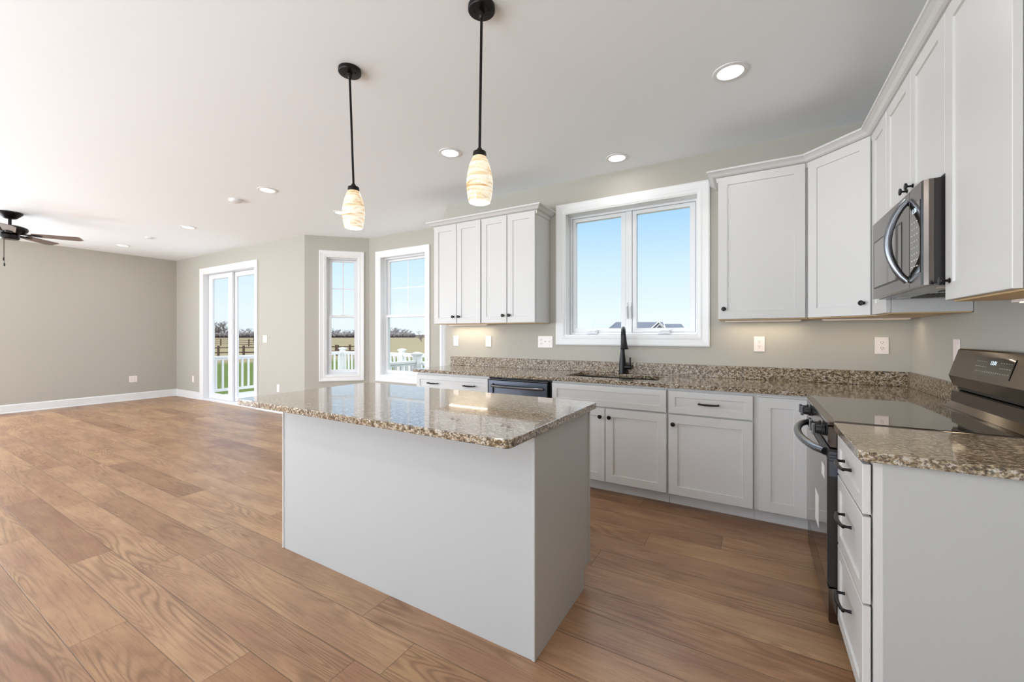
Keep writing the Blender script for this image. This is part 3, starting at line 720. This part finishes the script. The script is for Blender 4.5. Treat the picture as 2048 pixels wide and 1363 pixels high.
# backguard
bgd = obj('backguard', prism(nb(), [(.630, .900), (.630, 1.205), (.582, 1.205), (.575, 1.198), (.540, 1.072), (.556, 1.022), (.585, 1.022), (.585, 1.005), (.552, .998), (.548, .945), (.520, .9185), (.576, .9175), (.576, .900)], .003, RW-.003, axis='x'), 'blackss', r)
obj('vent_recess', box(nb(), .012, RW-.012, .570, .584, 1.0055, 1.0215), 'blackplastic', bgd)
tilt = math.atan2(.035, .126)
pn = obj('display_panel', box(nb(), -.155, .155, -.0012, 0, -.042, .042), 'gloss', bgd, loc=(.395, .5565, 1.136), rot=(-tilt, 0, 0))
text_mesh('clock_digits', '12:01', .024, 'digit', pn, (0.0, -.0016, .018), (PI/2, 0, 0))
k_ = 0
for ix in range(5):
    for iz in range(3):
        for side in (-1, 1):
            bm = nb(); wx = .005 if iz != 1 else .007; box(bm, -wx, wx, -.0016, -.0012, -.0012, .0012)
            k_ += 1; ic = obj('key_legend', bm, 'icon', pn, loc=(side*(.062+ix*.019), 0, .022-iz*.022))
for ix in range(6):
    bm = nb(); box(bm, -.0035, .0035, -.0016, -.0012, -.0035, .0035); obj('key_legend', bm, 'icon', pn, loc=(-.045+ix*.018, 0, -.022))

# ------------------------------------------------------------------ microwave
MZ0, MZ1 = 1.458, 1.862; MH = MZ1-MZ0
r = thing('microwave', 'dark stainless over-the-range microwave with bowed handle', 'microwave', (0.580, 2.886, MZ0), -PI/2)
MW = .764
obj('case', box(nb(), .003, MW-.003, 0.001, .348, .008, MH-.002), 'darkcase', r)
obj('underside', box(nb(), .004, MW-.004, -.004, .346, .0, .0075), 'handle', r)
for k in range(2):
    bm = nb(); x0 = .09+.35*k; box(bm, x0, x0+.23, .10, .252, -.0012, -.0005)
    for q in range(9): box(bm, x0+.004, x0+.226, .10+q*.018, .108+q*.018, -.0032, -.0013)
    obj('grease_filter', bm, 'blackplastic', r)
for lx in (.10, .64): obj('task_light', box(nb(), lx, lx+.05, .04, .07, -.0022, -.0005), 'plate', r)
dsplit = .608
dr = obj('door', box(nb(), .0, dsplit-.0015, -.030, .0, .004, MH-.003, .003), 'blackss', r)
obj('window_border', frame_bm(nb(), .038, .507, .055, .302, -.0312, -.0302, .0075), 'blackplastic', dr)
obj('door_window', box(nb(), .046, .499, -.0314, -.0302, .063, .294), 'gloss', dr)
bm = nb(); n = 15; hp = []
for i in range(n):
    t = i/(n-1); hp.append((.588-.012*math.sin(PI*t), -.031-.060*math.sin(PI*t)**.75, .035+.335*t))
obj('handle', tube(nb(), hp, .0125, 12, rx=1.1), 'handle', dr, True)
cpn = obj('control_panel', prism(nb(), [(dsplit+.0015, -.030), (MW-.022, -.030), (MW-.008, -.026), (MW-.001, -.014), (MW, .0), (dsplit+.0015, .0)], .004, MH-.003), 'blackss', r)
kp = obj('keypad', box(nb(), dsplit+.014, MW-.030, -.0316, -.0302, .055, .335), 'gloss', cpn)
text_mesh('clock_digits', '1:26', .028, 'digit', kp, (dsplit+.065, -.0320, .305), (PI/2, 0, 0))
for a_ in range(8):
    for b_ in range(3):
        bm = nb(); q = .004 if a_ > 1 else .008; box(bm, -q, q, -.0003, .0003, -.0018, .0018)
        obj('key_legend', bm, 'plate', kp, loc=(dsplit+.035+.030*b_, -.0319, .085+.025*a_))

# ------------------------------------------------------------------ wall plates
def plate(label, cat, loc, rotz, gangs, name):
    """gangs: string of o (outlet), s (toggle switch), d (decora switch), b (blank)"""
    n = len(gangs); W_ = .075 + .046*(n-1); r = thing(name, label, cat, loc, rotz, 'wall plates for outlets and switches')
    pl = obj('cover_plate', box(nb(), -W_/2, W_/2, -.0065, -.0005, -.060, .060, .002), 'plate', r)
    for i, gch in enumerate(gangs):
        x = (i-(n-1)/2)*.046
        if gch == 'o':
            for sz in (-1, 1):
                rc = obj('receptacle', lathe(nb(), [(.0165, 0), (.0165, -.0015), (.015, -.002)], (x, -.0066, sz*.0195), 'y', 16), 'plate', r)
                bm = nb()
                box(bm, x-.0075, x-.0052, -.0090, -.0087, sz*.0195, sz*.0195+.009); box(bm, x+.0052, x+.0075, -.0090, -.0087, sz*.0195, sz*.0195+.008)
                lathe(bm, [(.0026, -.0087), (.0026, -.0090)], (x, 0, sz*.0195-.007), 'y', 8); obj('slots', bm, 'slot', rc)
        elif gch == 's':
            obj('toggle', prism(nb(), [(-.0066, -.004), (-.0066, .006), (-.016, .011), (-.017, .007)], x-.004, x+.004, axis='x'), 'plate', r)
        elif gch == 'd':
            obj('rocker', prism(nb(), [(-.0066, -.033), (-.0066, .033), (-.0095, .033), (-.007, 0), (-.0085, -.033)], x-.0165, x+.0165, axis='x'), 'plate', r)
    return r
plate('white single switch plate above counter, nearest the bay', 'light switch', (-3.008, YN, 1.199), 0, 's', 'light_switch')
plate('white duplex outlet above counter between bay switch and window', 'outlet', (-2.551, YN, 1.196), 0, 'o', 'outlet')
plate('wide white plate with outlet and two switches, left of window', 'switch plate', (-1.849, YN, 1.197), 0, 'oss', 'switch_plate')
plate('white duplex outlet on window wall just right of the window', 'outlet', (.038, YN, 1.197), 0, 'o', 'outlet')
plate('white duplex outlet on window wall near the room corner', 'outlet', (.777, YN, 1.195), 0, 'o', 'outlet')
plate('white plate on range wall behind the backguard edge', 'light switch', (XE, 3.082, 1.19), -PI/2, 'd', 'light_switch')
plate('white two-gang switch plate right of the patio door', 'switch plate', (-7.035, YN, 1.195), 0, 'dd', 'switch_plate')
plate('white low outlet right of the patio door, under the switch', 'outlet', (-6.648, YN, .398), 0, 'o', 'outlet')
plate('white low outlet between far corner and patio door', 'outlet', (-9.606, YN, .385), 0, 'o', 'outlet')
plate('white low outlet on the far left wall', 'outlet', (XW, 3.127, .408), PI/2, 'oo', 'outlet')

# ------------------------------------------------------------------ ceiling fixtures
def downlight(label, x, y, energy=2.6):
    r = thing('recessed_light', label, 'ceiling light', (x, y, H), 0, 'recessed ceiling lights')
    obj('trim_ring', lathe(nb(), [(.094, -.0005), (.092, -.005), (.070, -.007), (.068, -.0005)], n=32, cap=False), 'trim', r, True)
    obj('lens', lathe(nb(), [(.0675, -.0005), (.0675, -.004), (.05, -.0052), (.001, -.0055)], n=32), 'lens', r, True)
    area_light('lamp', (0, 0, -.012), (0, 0, 0), .12, .12, energy, (1.0, .97, .92), r, 'DISK')
    return r
downlight('large round recessed light in the ceiling nearest the range', -.118, 2.70)
downlight('recessed light in the ceiling just left of the nearer pendant', -2.20, 2.71)
downlight('recessed light close above the sink window', -1.02, 3.52, 1.0)
downlight('recessed light left of the farther pendant, beside smoke detector', -4.433, 2.43)
downlight('recessed light near the bay, mostly behind farther pendant shade', -4.46, 3.35)
downlight('recessed light in lounge ceiling in front of the patio door', -6.944, 2.70)
downlight('farthest small recessed light near the left wall', -9.34, 2.69)
for x, y in ((-.3, -.6), (-2.4, -.6), (-5.0, -.6), (-7.6, -.6)):
    downlight('recessed ceiling light behind the viewpoint', x, y, 6)
r = thing('smoke_detector', 'small round white smoke detector on the ceiling beside a recessed light', 'smoke detector', (-5.064, 2.42, H))
obj('housing', lathe(nb(), [(.062, -.0005), (.064, -.014), (.058, -.026), (.04, -.034), (.001, -.035)], n=28), 'trim', r, True)
r = thing('smoke_detector', 'small round white sensor on the lounge ceiling near the fan', 'smoke detector', (-8.21, 2.68, H))
obj('housing', lathe(nb(), [(.05, -.0005), (.052, -.010), (.045, -.018), (.001, -.02)], n=28), 'trim', r, True)

def pendant(label, x, y, dx, dy):
    """dx, dy: where the shade hangs relative to the canopy"""
    r = thing('pendant_light', label, 'pendant light', (x, y, H), 0, 'pendant lights over the island')
    cn = obj('canopy', lathe(nb(), [(.062, -.0005), (.063, -.020), (.060, -.024), (.014, -.026), (.012, -.050), (.007, -.056)], n=36), 'bronze', r, True)
    bm = nb()
    for t in (rad(20), rad(200)): lathe(bm, [(.005, -.024), (.004, -.030)], (.035*math.cos(t), .035*math.sin(t), 0), 'z', 10)
    obj('screws', bm, 'black', cn)
    L = .70; t = Vector((dx, dy, -L)).normalized()
    obj('stem', tube(nb(), [(0, 0, -.045), (dx*.5, dy*.5, -.35), (dx, dy, -.672)], .0064, 10), 'bronze', r, True)
    obj('socket_cap', lathe(nb(), [(.010, -.660), (.016, -.672), (.030, -.678), (.032, -.690), (.031, -.704)], (dx, dy, 0), n=28), 'bronze', r, True)
    sp = [(.0305, -.700), (.041, -.722), (.052, -.757), (.0595, -.795), (.062, -.825), (.060, -.860), (.0545, -.893), (.0495, -.913), (.0475, -.913), (.052, -.893), (.0575, -.860), (.0595, -.825), (.057, -.795), (.049, -.757), (.038, -.722), (.028, -.702)]
    obj('glass_shade', lathe(nb(), sp, (dx, dy, 0), n=36, cap=False), 'shade', r, True)
    bl = obj('bulb', lathe(nb(), [(.014, -.705), (.016, -.74), (.028, -.79), (.031, -.82), (.024, -.845), (.001, -.855)], (dx, dy, 0), n=20), 'lens', r, True)
    ld = bpy.data.lights.new('lamp', 'SPOT'); ld.energy = 5; ld.color = (1, .86, .66); ld.shadow_soft_size = .03; ld.spot_size = rad(150); ld.spot_blend = 1
    lo = bpy.data.objects.new('lamp', ld); C.objects.link(lo); lo.parent = r; lo.location = (dx, dy, -.872)
    return r
RX, RY_ = math.cos(rad(YAW)), math.sin(rad(YAW))
pendant('farther pendant light with marbled glass shade, over island left half', -2.007, 1.565, .022*RX, .022*RY_)
pendant('nearer pendant light with marbled glass shade, over island right half', -1.092, 1.575, -.009*RX, -.009*RY_)

# ceiling fan
r = thing('ceiling_fan', 'dark bronze ceiling fan with weathered wood blades, cut by left edge', 'ceiling fan', (-8.03, 1.24, H))
obj('canopy', lathe(nb(), [(.108, -.0005), (.110, -.018), (.060, -.072), (.045, -.080), (.014, -.084)], n=32), 'bronze', r, True)
obj('downrod', lathe(nb(), [(.016, -.082), (.016, -.150), (.028, -.158), (.03, -.165)], n=16), 'bronze', r, True)
obj('motor_housing', lathe(nb(), [(.03, -.160), (.11, -.168), (.150, -.185), (.158, -.205), (.150, -.232), (.12, -.258), (.07, -.27)], n=36), 'bronze', r, True)
obj('switch_housing', lathe(nb(), [(.068, -.271), (.083, -.285), (.084, -.322), (.07, -.338), (.02, -.342)], n=28), 'bronze', r, True)
base_a = YAW + 31
for k in range(5):
    a = rad(base_a + 72*k); ca, sa = math.cos(a), math.sin(a)
    R_ = Matrix.Rotation(a, 4, 'Z')
    bm = nb(); tube(bm, [(.09, 0, -.265), (.14, -.012, -.268), (.19, -.028, -.270), (.235, -.02, -.272)], .008, 8); tube(bm, [(.09, 0, -.265), (.14, .012, -.268), (.19, .028, -.270), (.235, .02, -.272)], .008, 8)
    box(bm, .19, .27, -.030, .030, -.277, -.271, .002); bmesh.ops.transform(bm, matrix=R_, verts=bm.verts[:]); ir = obj('blade_iron', bm, 'bronze', r, True)
    bm = nb(); prism(bm, [(.20, -.052), (.19, -.04), (.19, .04), (.20, .052), (.60, .068), (.655, .035), (.64, -.062), (.62, -.068)], -.0035, .0035)
    bmesh.ops.transform(bm, matrix=R_ @ Matrix.Translation((0, 0, -.264)) @ Matrix.Rotation(rad(-11), 4, 'X'), verts=bm.verts[:])
    obj('blade', bm, 'blade', r)
for (px_, py_, L) in ((.045, -.05, .30), (-.06, -.04, .22)):
    bm = nb(); tube(bm, [(px_, py_, -.335), (px_, py_, -.34-L)], .0022, 6); c1 = obj('pull_chain', bm, 'chain', r)
    obj('fob', lathe(nb(), [(.003, -.34-L), (.007, -.355-L), (.008, -.375-L), (.003, -.385-L)], (px_, py_, 0), n=12), 'bronze', c1, True)

# ------------------------------------------------------------------ under cabinet LED strips
WARM = (1.0, .84, .62)
def led(label, x0, x1, y0, y1, z, energy, alongx=True, dots=False):
    cx_, cy_ = (x0+x1)/2, (y0+y1)/2
    r = thing('led_strip', label, 'under-cabinet light', (cx_, cy_, z), 0, 'warm light strips under the wall cabinets')
    w2, d2 = (x1-x0)/2, (y1-y0)/2
    obj('housing', box(nb(), -w2, w2, -d2, d2, -.010, -.0006), 'plate', r)
    bm = nb(); L = max(w2, d2)-.015; n = int(2*L/.03) if dots else 0
    if not dots: box(bm, -w2+.01, w2-.01, -d2+.008, d2-.008, -.0108, -.0102)
    for i in range(n):
        t = -L+2*L*(i+.5)/n
        if alongx: box(bm, t-.007, t+.007, -.005, .005, -.0125, -.0102)
        else: box(bm, -.005, .005, t-.007, t+.007, -.0125, -.0102)
    obj('diodes' if dots else 'diffuser', bm, 'led' if dots else 'softled', r)
    area_light('lamp', (0, 0, -.016), (0, 0, 0), 2*w2, 2*d2, energy, WARM, r)
led('warm LED strip under the wall cabinets left of the window', -3.02, -2.50, 3.70, 3.73, UZ-.0065, 1.3)
led('warm LED strip under the wall cabinet right of the window', -.20, .30, 3.70, 3.73, UZ-.0065, .7)
led('warm LED strip under the corner wall cabinet', .42, .88, 3.62, 3.65, UZ-.0065, .4)
led('bright warm LED strip under the cabinet right of the microwave', .76, .79, 1.68, 2.08, 1.3935, .9, False, True)

# floor register
r = thing('floor_vent', 'flush floor vent grille in front of the patio door', 'floor vent', (-8.50, 3.55, 0))
obj('frame', frame_bm(nb(), -.15, .15, -.15, .15, 0, 1, .01), 'plate', None) if False else None
bm = nb(); box(bm, -.07, .07, -.15, .15, .0006, .004); fr = obj('grille_frame', bm, 'maple', r)
bm = nb()
for i in range(9): box(bm, -.052, .052, -.128+i*.03, -.118+i*.03, .0042, .0048)
obj('slots', bm, 'slot', fr)

# ------------------------------------------------------------------ outside
GZ = -0.90
def ground_bm():
    bm = nb(); s = 900; vs_ = [bm.verts.new(p) for p in ((-s, -s, GZ), (s, -s, GZ), (s, s, GZ), (-s, s, GZ))]; bm.faces.new(vs_); return bm
tag(obj('ground', ground_bm(), 'ground'), 'green lawn turning to dry tan field outside the windows', 'ground', kind='structure')
tag(obj('foundation', box(nb(), XW-TH, XE+TH, SOUTH_Y-TH, YN+TH-.01, GZ, -.201), 'siding'), 'foundation below the floor', 'foundation', kind='structure')
DX0, DX1, DY0, DY1, DZ = -10.06, -5.24, YN+TH+.003, 7.62, -.045
bm = nb(); nbd = 26; wv = (DY1-DY0)/nbd
for i in range(nbd): 
    y0_ = DY0+i*wv
    x1_ = DX1 if y0_ > BB[1]+TH+.06 else -6.10
    if y0_+wv > BB[1]+TH+.0 and y0_ <= BB[1]+TH+.06: x1_ = -6.10
    box(bm, DX0, x1_, y0_, y0_+wv-.005, DZ-.03, DZ)
r = thing('deck', 'pale raised deck platform outside the patio door', 'deck', (0, 0, 0))
obj('deck_boards', bm, 'deckfloor', r); obj('rim', frame_bm(nb(), 0, 1, 0, 1, 0, 1, .1), 'deckwhite', None) if False else None
bm = nb(); box(bm, DX0, DX1, DY1-.04, DY1, GZ, DZ-.031); box(bm, DX0, DX0+.04, DY0, DY1-.041, GZ, DZ-.031); box(bm, DX1-.04, DX1, 4.75, DY1-.041, GZ, DZ-.031); obj('skirt', bm, 'deckwhite', r)

def post_bm(h=1.0):
    bm = nb(); box(bm, -.055, .055, -.055, .055, 0, h-.05, .003)
    return bm
def cap_bm(h=1.0):
    bm = nb(); a = .082
    b0 = [bm.verts.new((s*.058, t*.058, h-.0495)) for s, t in ((-1, -1), (1, -1), (1, 1), (-1, 1))]; b1 = [bm.verts.new((s*a, t*a, h-.015)) for s, t in ((-1, -1), (1, -1), (1, 1), (-1, 1))]
    b2 = [bm.verts.new((s*a, t*a, h)) for s, t in ((-1, -1), (1, -1), (1, 1), (-1, 1))]; b3 = [bm.verts.new((s*.02, t*.02, h+.025)) for s, t in ((-1, -1), (1, -1), (1, 1), (-1, 1))]
    for A_, B_ in ((b0, b1), (b1, b2), (b2, b3)):
        for i in range(4): bm.faces.new((A_[i], A_[(i+1) % 4], B_[(i+1) % 4], B_[i]))
    bm.faces.new(b0); bm.faces.new(b3); return bm
def railing(label, p0, p1, posts, end=(0.06, 0.06)):
    L = math.hypot(p1[0]-p0[0], p1[1]-p0[1]); ang = math.atan2(p1[1]-p0[1], p1[0]-p0[0])
    r = thing('deck_railing', label, 'railing', (p0[0], p0[1], DZ), ang, 'white railings around the deck')
    zt = .845
    cuts = [0-.0+end[0]] + [q for s in posts for q in (s-.06, s+.06)] + [L-end[1]]
    tb, bb_ = nb(), nb(); bal = nb(); first = None
    for i in range(0, len(cuts), 2):
        a, b = cuts[i], cuts[i+1]
        if b-a < .1: continue
        box(tb, a, b, -.038, .038, zt-.045, zt, .006); box(tb, a, b, -.02, .02, zt-.085, zt-.0455); box(bb_, a, b, -.022, .022, .075, .135, .003)
        n = int((b-a)/.13)
        for j in range(n):
            x = a+(b-a)*(j+.5)/n
            bm = nb(); box(bm, -.019, .019, -.019, .019, .1355, zt-.086)
            if first is None: first = obj('baluster', bm, 'deckwhite', r, loc=(x, 0, 0))
            else:
                bm.free(); o = first.copy(); C.objects.link(o); o.location = (x, 0, 0)
    obj('top_rail', tb, 'deckwhite', r); obj('bottom_rail', bb_, 'deckwhite', r)
    for s in posts:
        pp = obj('post', post_bm(.93), 'deckwhite', r, loc=(s, 0, 0)); obj('post_cap', cap_bm(.93), 'deckwhite', pp)
    return r
def corner_post(label, x, y, h=.93):
    r = thing('railing_post', label, 'post', (x, y, DZ), 0, 'railing posts of the deck')
    pp = obj('post', post_bm(h), 'deckwhite', r); obj('post_cap', cap_bm(h), 'deckwhite', r)
railing('white deck railing parallel to the left wall, seen through patio door', (-10, 4.06), (-10, 7.56), [], (0.0, .06))
railing('white deck railing along the far edge, seen through bay windows', (-10, 7.56), (-5.3, 7.56), [2.31])
railing('short white deck railing nearest the bay window', (-5.3, 4.72), (-5.3, 5.58), [], (0, .06))
corner_post('capped white corner post seen through the narrow bay window', -10, 7.56)
corner_post('capped white post at the far right deck corner', -5.3, 7.56)
corner_post('capped white post at the top of the deck stairs', -5.3, 5.58, .97)
# stairs going down to the east
r = thing('deck_stairs', 'white stairs with sloping handrail leading off the deck', 'stairs', (-5.205, 5.60, GZ))
for i in range(4):
    z = (DZ-GZ) - .19*(i+1)
    if z > 0.02: obj('tread', box(nb(), .005+i*.28, .30+i*.28, .07, 1.90, max(z-.04, 0.001), z), 'deckfloor', r)
for yy in (.02, 1.94):
    bm = nb(); prism(bm, [(.0, .55), (0.0, .83), (1.15, .05), (1.15, .001), (.80, .001)], yy-.02, yy+.02, axis='y'); obj('stringer', bm, 'deckwhite', r)
    bm = nb(); tube(bm, [(.0, yy, 1.66), (1.15, yy, .88)], .036, 8); obj('handrail', bm, 'deckwhite', r)
    pp = obj('newel_post', box(nb(), 1.13, 1.23, yy-.05, yy+.05, 0.0, 1.0, .003), 'deckwhite', r)
    for j in range(7):
        x = .13+j*.145; zt = 1.66-.78*x/1.15
        obj('baluster', box(nb(), x-.018, x+.018, yy-.018, yy+.018, .84-.78*x/1.15, zt-.02), 'deckwhite', r)

# view helper for far things: point at image column u and depth d
def far(u, d):
    lat = (u-1024)/F_PX*d; y_ = rad(YAW)
    return (math.cos(y_)*lat-math.sin(y_)*d, math.sin(y_)*lat+math.cos(y_)*d)
def fence(label, pts, h, rails, name='split_rail_fence'):
    r = thing(name, label, 'fence', (pts[0][0], pts[0][1], GZ), 0, 'dark wooden fences across the field')
    o = Vector((pts[0][0], pts[0][1], 0)); first = None
    for i, p in enumerate(pts):
        bm = nb(); box(bm, -.075, .075, -.075, .075, 0, h+.15)
        if first is None: first = obj('post', bm, 'fence', r, loc=(p[0]-o.x, p[1]-o.y, 0))
        else:
            bm.free(); c2 = first.copy(); C.objects.link(c2); c2.location = (p[0]-o.x, p[1]-o.y, 0)
    for z in rails:
        bm = nb()
        for a, b in zip(pts[:-1], pts[1:]): tube(bm, [(a[0]-o.x, a[1]-o.y, z), (b[0]-o.x, b[1]-o.y, z)], .06, 6)
        obj('rail', bm, 'fence', r)
def line(u0, d0, u1, d1, n):
    a, b = far(u0, d0), far(u1, d1)
    return [(a[0]+(b[0]-a[0])*i/(n-1), a[1]+(b[1]-a[1])*i/(n-1)) for i in range(n)]
fence('nearer dark wooden rail fence across the lawn edge', line(330, 37, 672, 42, 8), .95, (.45, .9))
fence('dark wooden rail fence seen through the narrow bay window', line(676, 41, 742, 46, 4), .95, (.45, .9))
fence('farther dark wooden rail fence crossing the tan field', line(330, 92, 640, 62, 12), 1.15, (.35, .72, 1.1))

def tree_mesh(seed, h, spread=.55, lean=0.0, trunk=.25):
    rnd = random.Random(seed); bm = nb()
    def br(p, d, L, r0, lev):
        n = 3; pts = [p]; q = p.copy(); dd = d.copy()
        for i in range(n):
            dd = (dd+Vector((rnd.uniform(-.18, .18), rnd.uniform(-.18, .18), rnd.uniform(-.05, .12)))).normalized(); q = q+dd*L/n; pts.append(q.copy())
        tube(bm, pts, [r0, r0*.8, r0*.62, r0*.4], 4)
        if lev == 0: return
        for i in range(5 if lev > 1 else 4):
            t = rnd.choice(pts[1:]); az = rnd.uniform(0, 2*PI); up = rnd.uniform(.25, .95)
            nd = Vector((math.cos(az)*spread*1.6, math.sin(az)*spread*1.6, up)).normalized()
            br(t, nd, L*rnd.uniform(.5, .75), r0*.5, lev-1)
    br(Vector((0, 0, 0)), Vector((lean, 0, 1)).normalized(), h*trunk*1.6, h*.03, 3)
    me = bpy.data.meshes.new('bare_tree'); 
    mz = max(v.co.z for v in bm.verts); bmesh.ops.scale(bm, vec=(h/mz,)*3, verts=bm.verts[:])
    bmesh.ops.recalc_face_normals(bm, faces=bm.faces[:]); bm.to_mesh(me); bm.free(); me.materials.append(M['bark']); return me
tms = [tree_mesh(s, 10) for s in range(5)]
def tree(u, d, h, label, i, group=None):
    if group: k_d = (0, 34, 68, 17, 51)[i % 5]; h = h*(d+k_d)/d; d = d+k_d
    o = bpy.data.objects.new('bare_tree', tms[i % 5]); C.objects.link(o); x, y = far(u, d)
    o.location = (x, y, GZ); s = h/10; o.scale = (s*1.15, s*1.15, s); o.rotation_euler = (0, 0, i*1.3)
    return tag(o, label, 'tree', group)
G = 'bare trees along the horizon'
rnd = random.Random(3)
i = 0
u = 424
while u < 520:
    big = u < 452; tree(u, 300+rnd.uniform(-3, 3), (11 if big else 6)*rnd.uniform(.8, 1.1), 'tall bare tree on the horizon seen through the patio door' if big else 'low bare tree on the horizon seen through the patio door', i, G); u += rnd.uniform(3.5, 6) ; i += 1
u = 655
while u < 716:
    tree(u, 300+rnd.uniform(-3, 3), 6.2*rnd.uniform(.7, 1.1), 'bare tree on the horizon seen through the narrow bay window', i, G); u += rnd.uniform(3, 5); i += 1
u = 780
while u < 822:
    k = 1-(u-780)/75; tree(u, 300+rnd.uniform(-3, 3), (3.4+4.2*k)*rnd.uniform(.9, 1.05), 'bare tree on the horizon seen through the rear bay window', i, G); u += rnd.uniform(2.6, 4); i += 1
tree(843, 118, 3.3, 'lone dark bare tree standing in the tan field', 2)
# brush line under the trees
def brush(label, u0, u1, h0, h1):
    bm = nb(); n = 80
    for i in range(n):
        uu = u0+(u1-u0)*i/n + rnd.uniform(-.5, .5); x, y = far(uu, 278+rnd.uniform(0, 8)); hh = rnd.uniform(h0, h1); ww = rnd.uniform(.8, 1.6)
        m_ = Matrix.Translation((x, y, GZ+hh*.5)) @ Matrix.Diagonal((ww, ww, hh*.55, 1))
        bmesh.ops.create_icosphere(bm, subdivisions=1, radius=1, matrix=m_)
    for v in bm.verts: v.co += Vector((rnd.uniform(-.2, .2), rnd.uniform(-.2, .2), rnd.uniform(-.25, .25) if v.co.z > GZ+.5 else 0))
    tag(obj('brush_line', bm, mat('dark_brush', (116, 108, 106), 1.0, vary=.4, vscale=1)), label, 'brush', kind='stuff')
brush('dark brush under the trees seen through the patio door', 420, 524, 2.2, 3.2)
brush('dark brush under the trees seen through the narrow bay window', 652, 720, 2.0, 3.0)
brush('dark brush under the trees seen through the rear bay window', 776, 828, 2.2, 3.2)

# neighbour house
hx, hy = far(1285, 150)
r = thing('neighbor_house', 'distant house with dark grey gabled roof seen through sink window', 'house', (hx, hy, GZ), rad(YAW))
m_ = 150/F_PX
def X(u): return (u-1285)*m_
def Z(v): return CAM_H - (v-HOR)*m_ - GZ
zt = Z(643.5); ze = Z(660)
bm = nb(); box(bm, X(1222), X(1330), -4, 5, 0, ze-.5); box(bm, X(1330)+.01, X(1364), -2.5, 4, 0, Z(659)-.4); obj('wall', bm, 'siding', r)
bm = nb()
a0, a1, b0, b1 = X(1217), X(1331), X(1233), X(1327)
v = [bm.verts.new(p) for p in ((a0, -5.2, ze-.3), (a1, -5.2, ze-.3), (a1, 6, ze-.3), (a0, 6, ze-.3), (b0, .5, zt), (b1, .5, zt))]
for f in ((0, 1, 5, 4), (1, 2, 5), (2, 3, 4, 5), (3, 0, 4), (0, 3, 2, 1)): bm.faces.new([v[q] for q in f])
rf = obj('roof', bm, 'roof', r)
bm = nb(); c0, c1 = X(1331)+.02, X(1367); zt2 = Z(647.3); ze2 = Z(658)
prism(bm, [(-3.6, ze2-.3), (.6, zt2), (4.8, ze2-.3)], c0, c1-.4, axis='x'); obj('wing_roof', bm, 'roof', r)
bm = nb(); gx = X(1301); gw = X(1317)-gx; gz = Z(645); ge = Z(659)
prism(bm, [(gx-gw, ge), (gx, gz-.12), (gx+gw, ge)], -8.0, -.2, axis='y'); obj('front_gable', bm, 'roof', r)
bm = nb()
for s in (-1, 1):
    tube(bm, [(gx, -8.15, gz), (gx+s*gw*1.05, -8.15, ge-.1)], .16, 4); tube(bm, [(gx+.4, -8.1, gz-.75), (gx+.4+s*gw*.7, -8.1, ge-.25)], .12, 4)
tube(bm, [(b1+.05, .3, zt), (X(1322), -5.3, ze-.3)], .12, 4)
tube(bm, [(c1-.35, .6, zt2), (c1-.35, -3.7, ze2-.3)], .12, 4)
obj('rake_trim', bm, 'trim', r)
